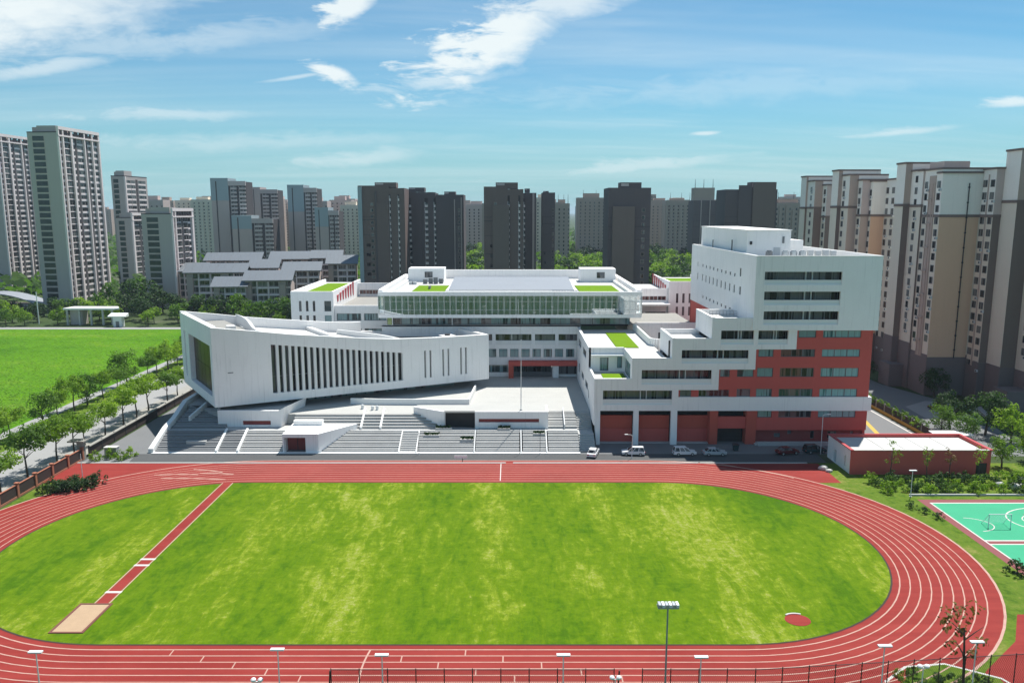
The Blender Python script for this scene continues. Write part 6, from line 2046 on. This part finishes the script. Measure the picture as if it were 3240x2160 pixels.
for lb, x, y, h in (('flat-headed lamp post at the near left corner of the track', -43.5, 66, 8.3), ('flat-headed lamp post left of the near fence end', -21.4, 66, 8.55), ('flat-headed lamp post by the first near fence bays', -11.9, 66, 8.0),
                    ('flat-headed lamp post in the middle of the near fence', 4.7, 66, 8.0), ('flat-headed lamp post just right of the tall floodlight', 17.3, 66, 7.8), ('flat-headed lamp post where the near fence begins to bend', 34.0, 66, 8.9), ('flat-headed lamp post beside the sparse sapling', 43.0, 67, 8.7)):
    tee_lamp(lb, x, y, h)
tee_lamp('slim lamp post standing at the ball court corner', 68.0, 127.6, 4.6)
fl = thing('floodlight', 'tall blue-grey floodlight mast with flat lamp tray at the near straight', 'floodlight', (14.1, 66, 0))
place_local('mast', MB().tube((0, 0, 0), (0, 0, 12.7), .10, .07, 10).mesh('mast', POLEB), fl)
place_local('tray', MB().box(-.95, .95, -.35, .35, 12.7, 12.85).mesh('tray', METAL), fl)
for i in range(6):
    place_local('lamp', MB().box(-.9 + i * .32, -.66 + i * .32, -.42, .3, 12.86, 13.12).mesh('lamp', METALW if i % 2 else METAL), fl)
for lb, x, y, h in (('white twin-globe lamp near the bend of the fence', 38.0, 66.5, 6.4), ('white hooded lamp at the near edge, left of the fence end', -23.1, 65, 6.0), ('white hooded lamp near the open fence gate', 9.6, 66.6, 5.2)):
    t = thing('globe_lamp', lb, 'lamp post', (x, y, 0))
    place_local('pole', MB().tube((0, 0, 0), (0, 0, h), .06, .05, 8).mesh('pole', METALW), t)
    for sx in (-.32, .32):
        place_local('globe', MB().ball((sx, 0, h + .18), .26, .26, .2).mesh('globe', METALW), t)
    place_local('arm', MB().box(-.34, .34, -.04, .04, h - .04, h + .04).mesh('arm', METALW), t)
# street lamps at the front road and the side
for lb, x, y, h, rz in (('slim white street lamp among the parked cars', 23.6, 148.6, 4.6, 0), ('white street lamp at the corner of the annex roof', 61.8, 151.2, 8.0, 180), ('slim pale lamp pole at the far corner of the track', -77.2, 135.0, 5.2, 0)):
    t = thing('street_lamp', lb, 'street lamp', (x, y, 0), None, R(rz))
    place_local('pole', MB().tube((0, 0, 0), (0, 0, h), .07, .05, 8).mesh('pole', METALW), t)
    if h != 5.2:
        place_local('arm', MB().path([(0, 0, h), (-.35, 0, h + .22), (-1.0, 0, h + .25)], [.05, .045, .04], 6).mesh('arm', METALW), t)
        place_local('lamp_head', MB().box(-1.5, -.85, -.14, .14, h + .2, h + .32).mesh('lamp_head', METALW), t)
# white cone markers by the annex and boulders at the kerb end
sgn = thing('notice_board', 'small white board on a short post at the kerb break', 'sign', (-9.6, 146.2, 0))
MB().tube((-9.6, 146.4, 0), (-9.6, 146.4, .9), .07).build('post', DARK, sgn)
MB().box(-11.2, -8.7, 146.3, 146.4, .75, 1.3).build('board', METALW, sgn)
fp = thing('flagpole', 'thin white flagpole on the podium before the middle block', 'flagpole', (1.9, 161.0, 6.45))
MB().tube((1.9, 161.0, 6.45), (1.9, 161.0, 21.4), .11, .06, 8).build('pole', METALW, fp)
MB().ball((1.9, 161.0, 21.5), .14, .14, .14).build('finial', METAL, fp)
MB().tube((1.9, 161.0, 6.45), (1.9, 161.0, 6.75), .3, .25, 10).build('base', STEPC, fp)
for lb, x, y, z0, h in (('thin dark pole before the right part of the steps', 1.5, 150.9, 0, 4.6), ('thin dark pole at the right end of the planters', 5.6, 150.9, 0, 4.6), ('thin dark pole before the stair between the steps', -18.6, 150.9, 0, 4.6)):
    t = thing('slim_pole', lb, 'pole', (x, y, z0))
    place_local('pole', MB().tube((0, 0, 0), (0, 0, h), .05, .04, 6).mesh('pole', DARK), t)
    place_local('foot', MB().box(-.15, .15, -.15, .15, 0, .05).mesh('foot', METAL), t)
for i, (x, y) in enumerate(((-33.0, 168.3), (-30.6, 167.2), (-29.6, 167.4))):
    t = thing('litter_bin', 'small white bin at the head of the upper stair', 'bin', (x, y, 5.0), 'white bins at the head of the upper stair')
    place_local('body', MB().tube((0, 0, 0), (0, 0, .85), .3, .34, 10).mesh('body', METALW), t)
    place_local('lid', MB().tube((0, 0, .85), (0, 0, .98), .36, .2, 10).mesh('lid', FRAMEW), t)
# handball goal and hoop on the court
gl = thing('goal', 'white framed goal with net on the green ball court', 'goal', (76, 116, 0))
fr_ = MB()
for xx in (73.2, 76.6):
    fr_.tube((xx, 114.2, 0), (xx, 114.2, 2.2), .07)
fr_.tube((73.2, 114.2, 2.2), (76.6, 114.2, 2.2), .07).tube((76.6, 114.2, 2.2), (76.6, 116, 0), .04).tube((73.2, 114.2, 2.2), (73.2, 116, 0), .04)
fr_.build('frame', METALW, gl)
nt_ = MB()
for i in range(18):
    x = 73.2 + 3.4 * i / 17
    nt_.tube((x, 114.2, 2.2), (x, 116, 0.02), .008, n=4)
for i in range(10):
    yy, z = 114.2 + 1.8 * i / 9, 2.2 - 2.18 * i / 9
    nt_.tube((73.2, yy, z), (76.6, yy, z), .008, n=4)
nt_.build('net', METALW, gl)
# boulders / pale stones near the annex bed
for i, (x, y, s) in enumerate(((58.6, 141.6, .9), (59.2, 140.4, .6), (86.2, 132.6, .9), (88.2, 131.6, 1.0), (90.2, 132.2, .8), (92.4, 130.8, .9))):
    b = MB().ball((0, 0, s * .4), s, s * .7, s * .6, nu=9, nv=6)
    b.v = [(p[0] * (1 + .2 * math.sin(5 * p[1] + i)), p[1] * (1 + .2 * math.cos(4 * p[0])), max(0, p[2])) for p in b.v]
    tag(place('boulder', b.mesh('boulder', KERB if i < 2 else STEPC), None, (x, y, 0)), 'white boulder at the track corner by the annex' if i < 2 else 'grey boulder along the bed right of the annex', 'boulder', 'white boulders at the track corner' if i < 2 else 'grey boulders along the bed')
lwl = tag(MB().box(68, 100, 127.9, 128.2, 0, .3).build('court_wall', STEPC), 'low grey wall along the back of the ball court', 'wall')

# ---------------------------------------------------------------- mesh fence in the foreground
ms = thing('mesh_fence', 'tall dark mesh fence with posts along the near edge of the track', 'fence', (15, 68.3, 0))
PTS = [(-17.2 + i * 2.69, 68.3) for i in range(16)]
x, y = PTS[-1]
for i in range(11):
    x += 2.64; y += .26
    PTS.append((x, y))
FHT = 5.2
fpost2 = MB().tube((0, 0, 0), (0, 0, FHT), .055, .05, 7).box(-.03, .03, -.03, .03, FHT, FHT + .06).mesh('post', DARK)
bay = MB()
Wb = 2.69
wr = .0075
nd = 13
for i in range(-26, 14):
    for sg_ in (1, -1):
        # diagonal wires clipped to the bay
        x0 = i * (Wb / nd)
        za, zb = 0.1, FHT - .1
        if sg_ == 1:
            xs_, xe = x0, x0 + (zb - za) * .5
        else:
            xs_, xe = x0 + (zb - za) * .5, x0
        p0, p1 = [xs_, za], [xe, zb]
        sl_ = (p1[0] - p0[0]) / (p1[1] - p0[1])
        for p in (p0, p1):
            cxx = min(max(p[0], 0.0), Wb)
            p[1] += (cxx - p[0]) / sl_
            p[0] = cxx
        if abs(p1[1] - p0[1]) > .05 and za - .01 <= min(p0[1], p1[1]) and max(p0[1], p1[1]) <= zb + .01:
            bay.hexa([(p0[0] - wr, -wr, p0[1]), (p0[0] + wr, -wr, p0[1]), (p0[0] + wr, wr, p0[1]), (p0[0] - wr, wr, p0[1]), (p1[0] - wr, -wr, p1[1]), (p1[0] + wr, -wr, p1[1]), (p1[0] + wr, wr, p1[1]), (p1[0] - wr, wr, p1[1])])
baym = bay.mesh('wire_mesh', DARK)
rail = MB().box(0, Wb, -.025, .025, FHT - .12, FHT - .07).mesh('top_rail', DARK)
for i, (x, y) in enumerate(PTS):
    place('post', fpost2, ms, (x, y, 0))
    if i < len(PTS) - 1 and i != 10:
        q = PTS[i + 1]
        a = math.atan2(q[1] - y, q[0] - x)
        sc_ = math.hypot(q[0] - x, q[1] - y) / Wb
        place('wire_mesh', baym, ms, (x, y, 0), rz=a, scale=(sc_, 1, 1))
        place('top_rail', rail, ms, (x, y, 0), rz=a, scale=(sc_, 1, 1))
gl_ = MB().tube((0, 0, 0), (.35, 0, FHT), .09, .08, 7).mesh('gate_post', DARK)
place('gate_post', gl_, ms, (PTS[10][0] + .1, 68.0, 0))
place('gate_post', gl_, ms, (PTS[0][0] - .35, 68.0, 0))

# ---------------------------------------------------------------- air
hz = MB().box(-9100, 9100, -400, 14100, -1, 97)
HZ = bpy.data.materials.new('haze_air')
HZ.use_nodes = True
t = NT(HZ.node_tree)
pvn = t.n('ShaderNodeVolumePrincipled', {'Color': (0.72, 0.86, 1.0, 1), 'Density': 0.00009, 'Anisotropy': 0.0})
ot = t.n('ShaderNodeOutputMaterial')
t.link(pvn.outputs[0], ot.inputs['Volume'])
HAZE_ON = True
if HAZE_ON:
    tag(hz.build('haze', HZ), 'thin bluish summer haze over the whole place', 'haze', None, 'stuff')
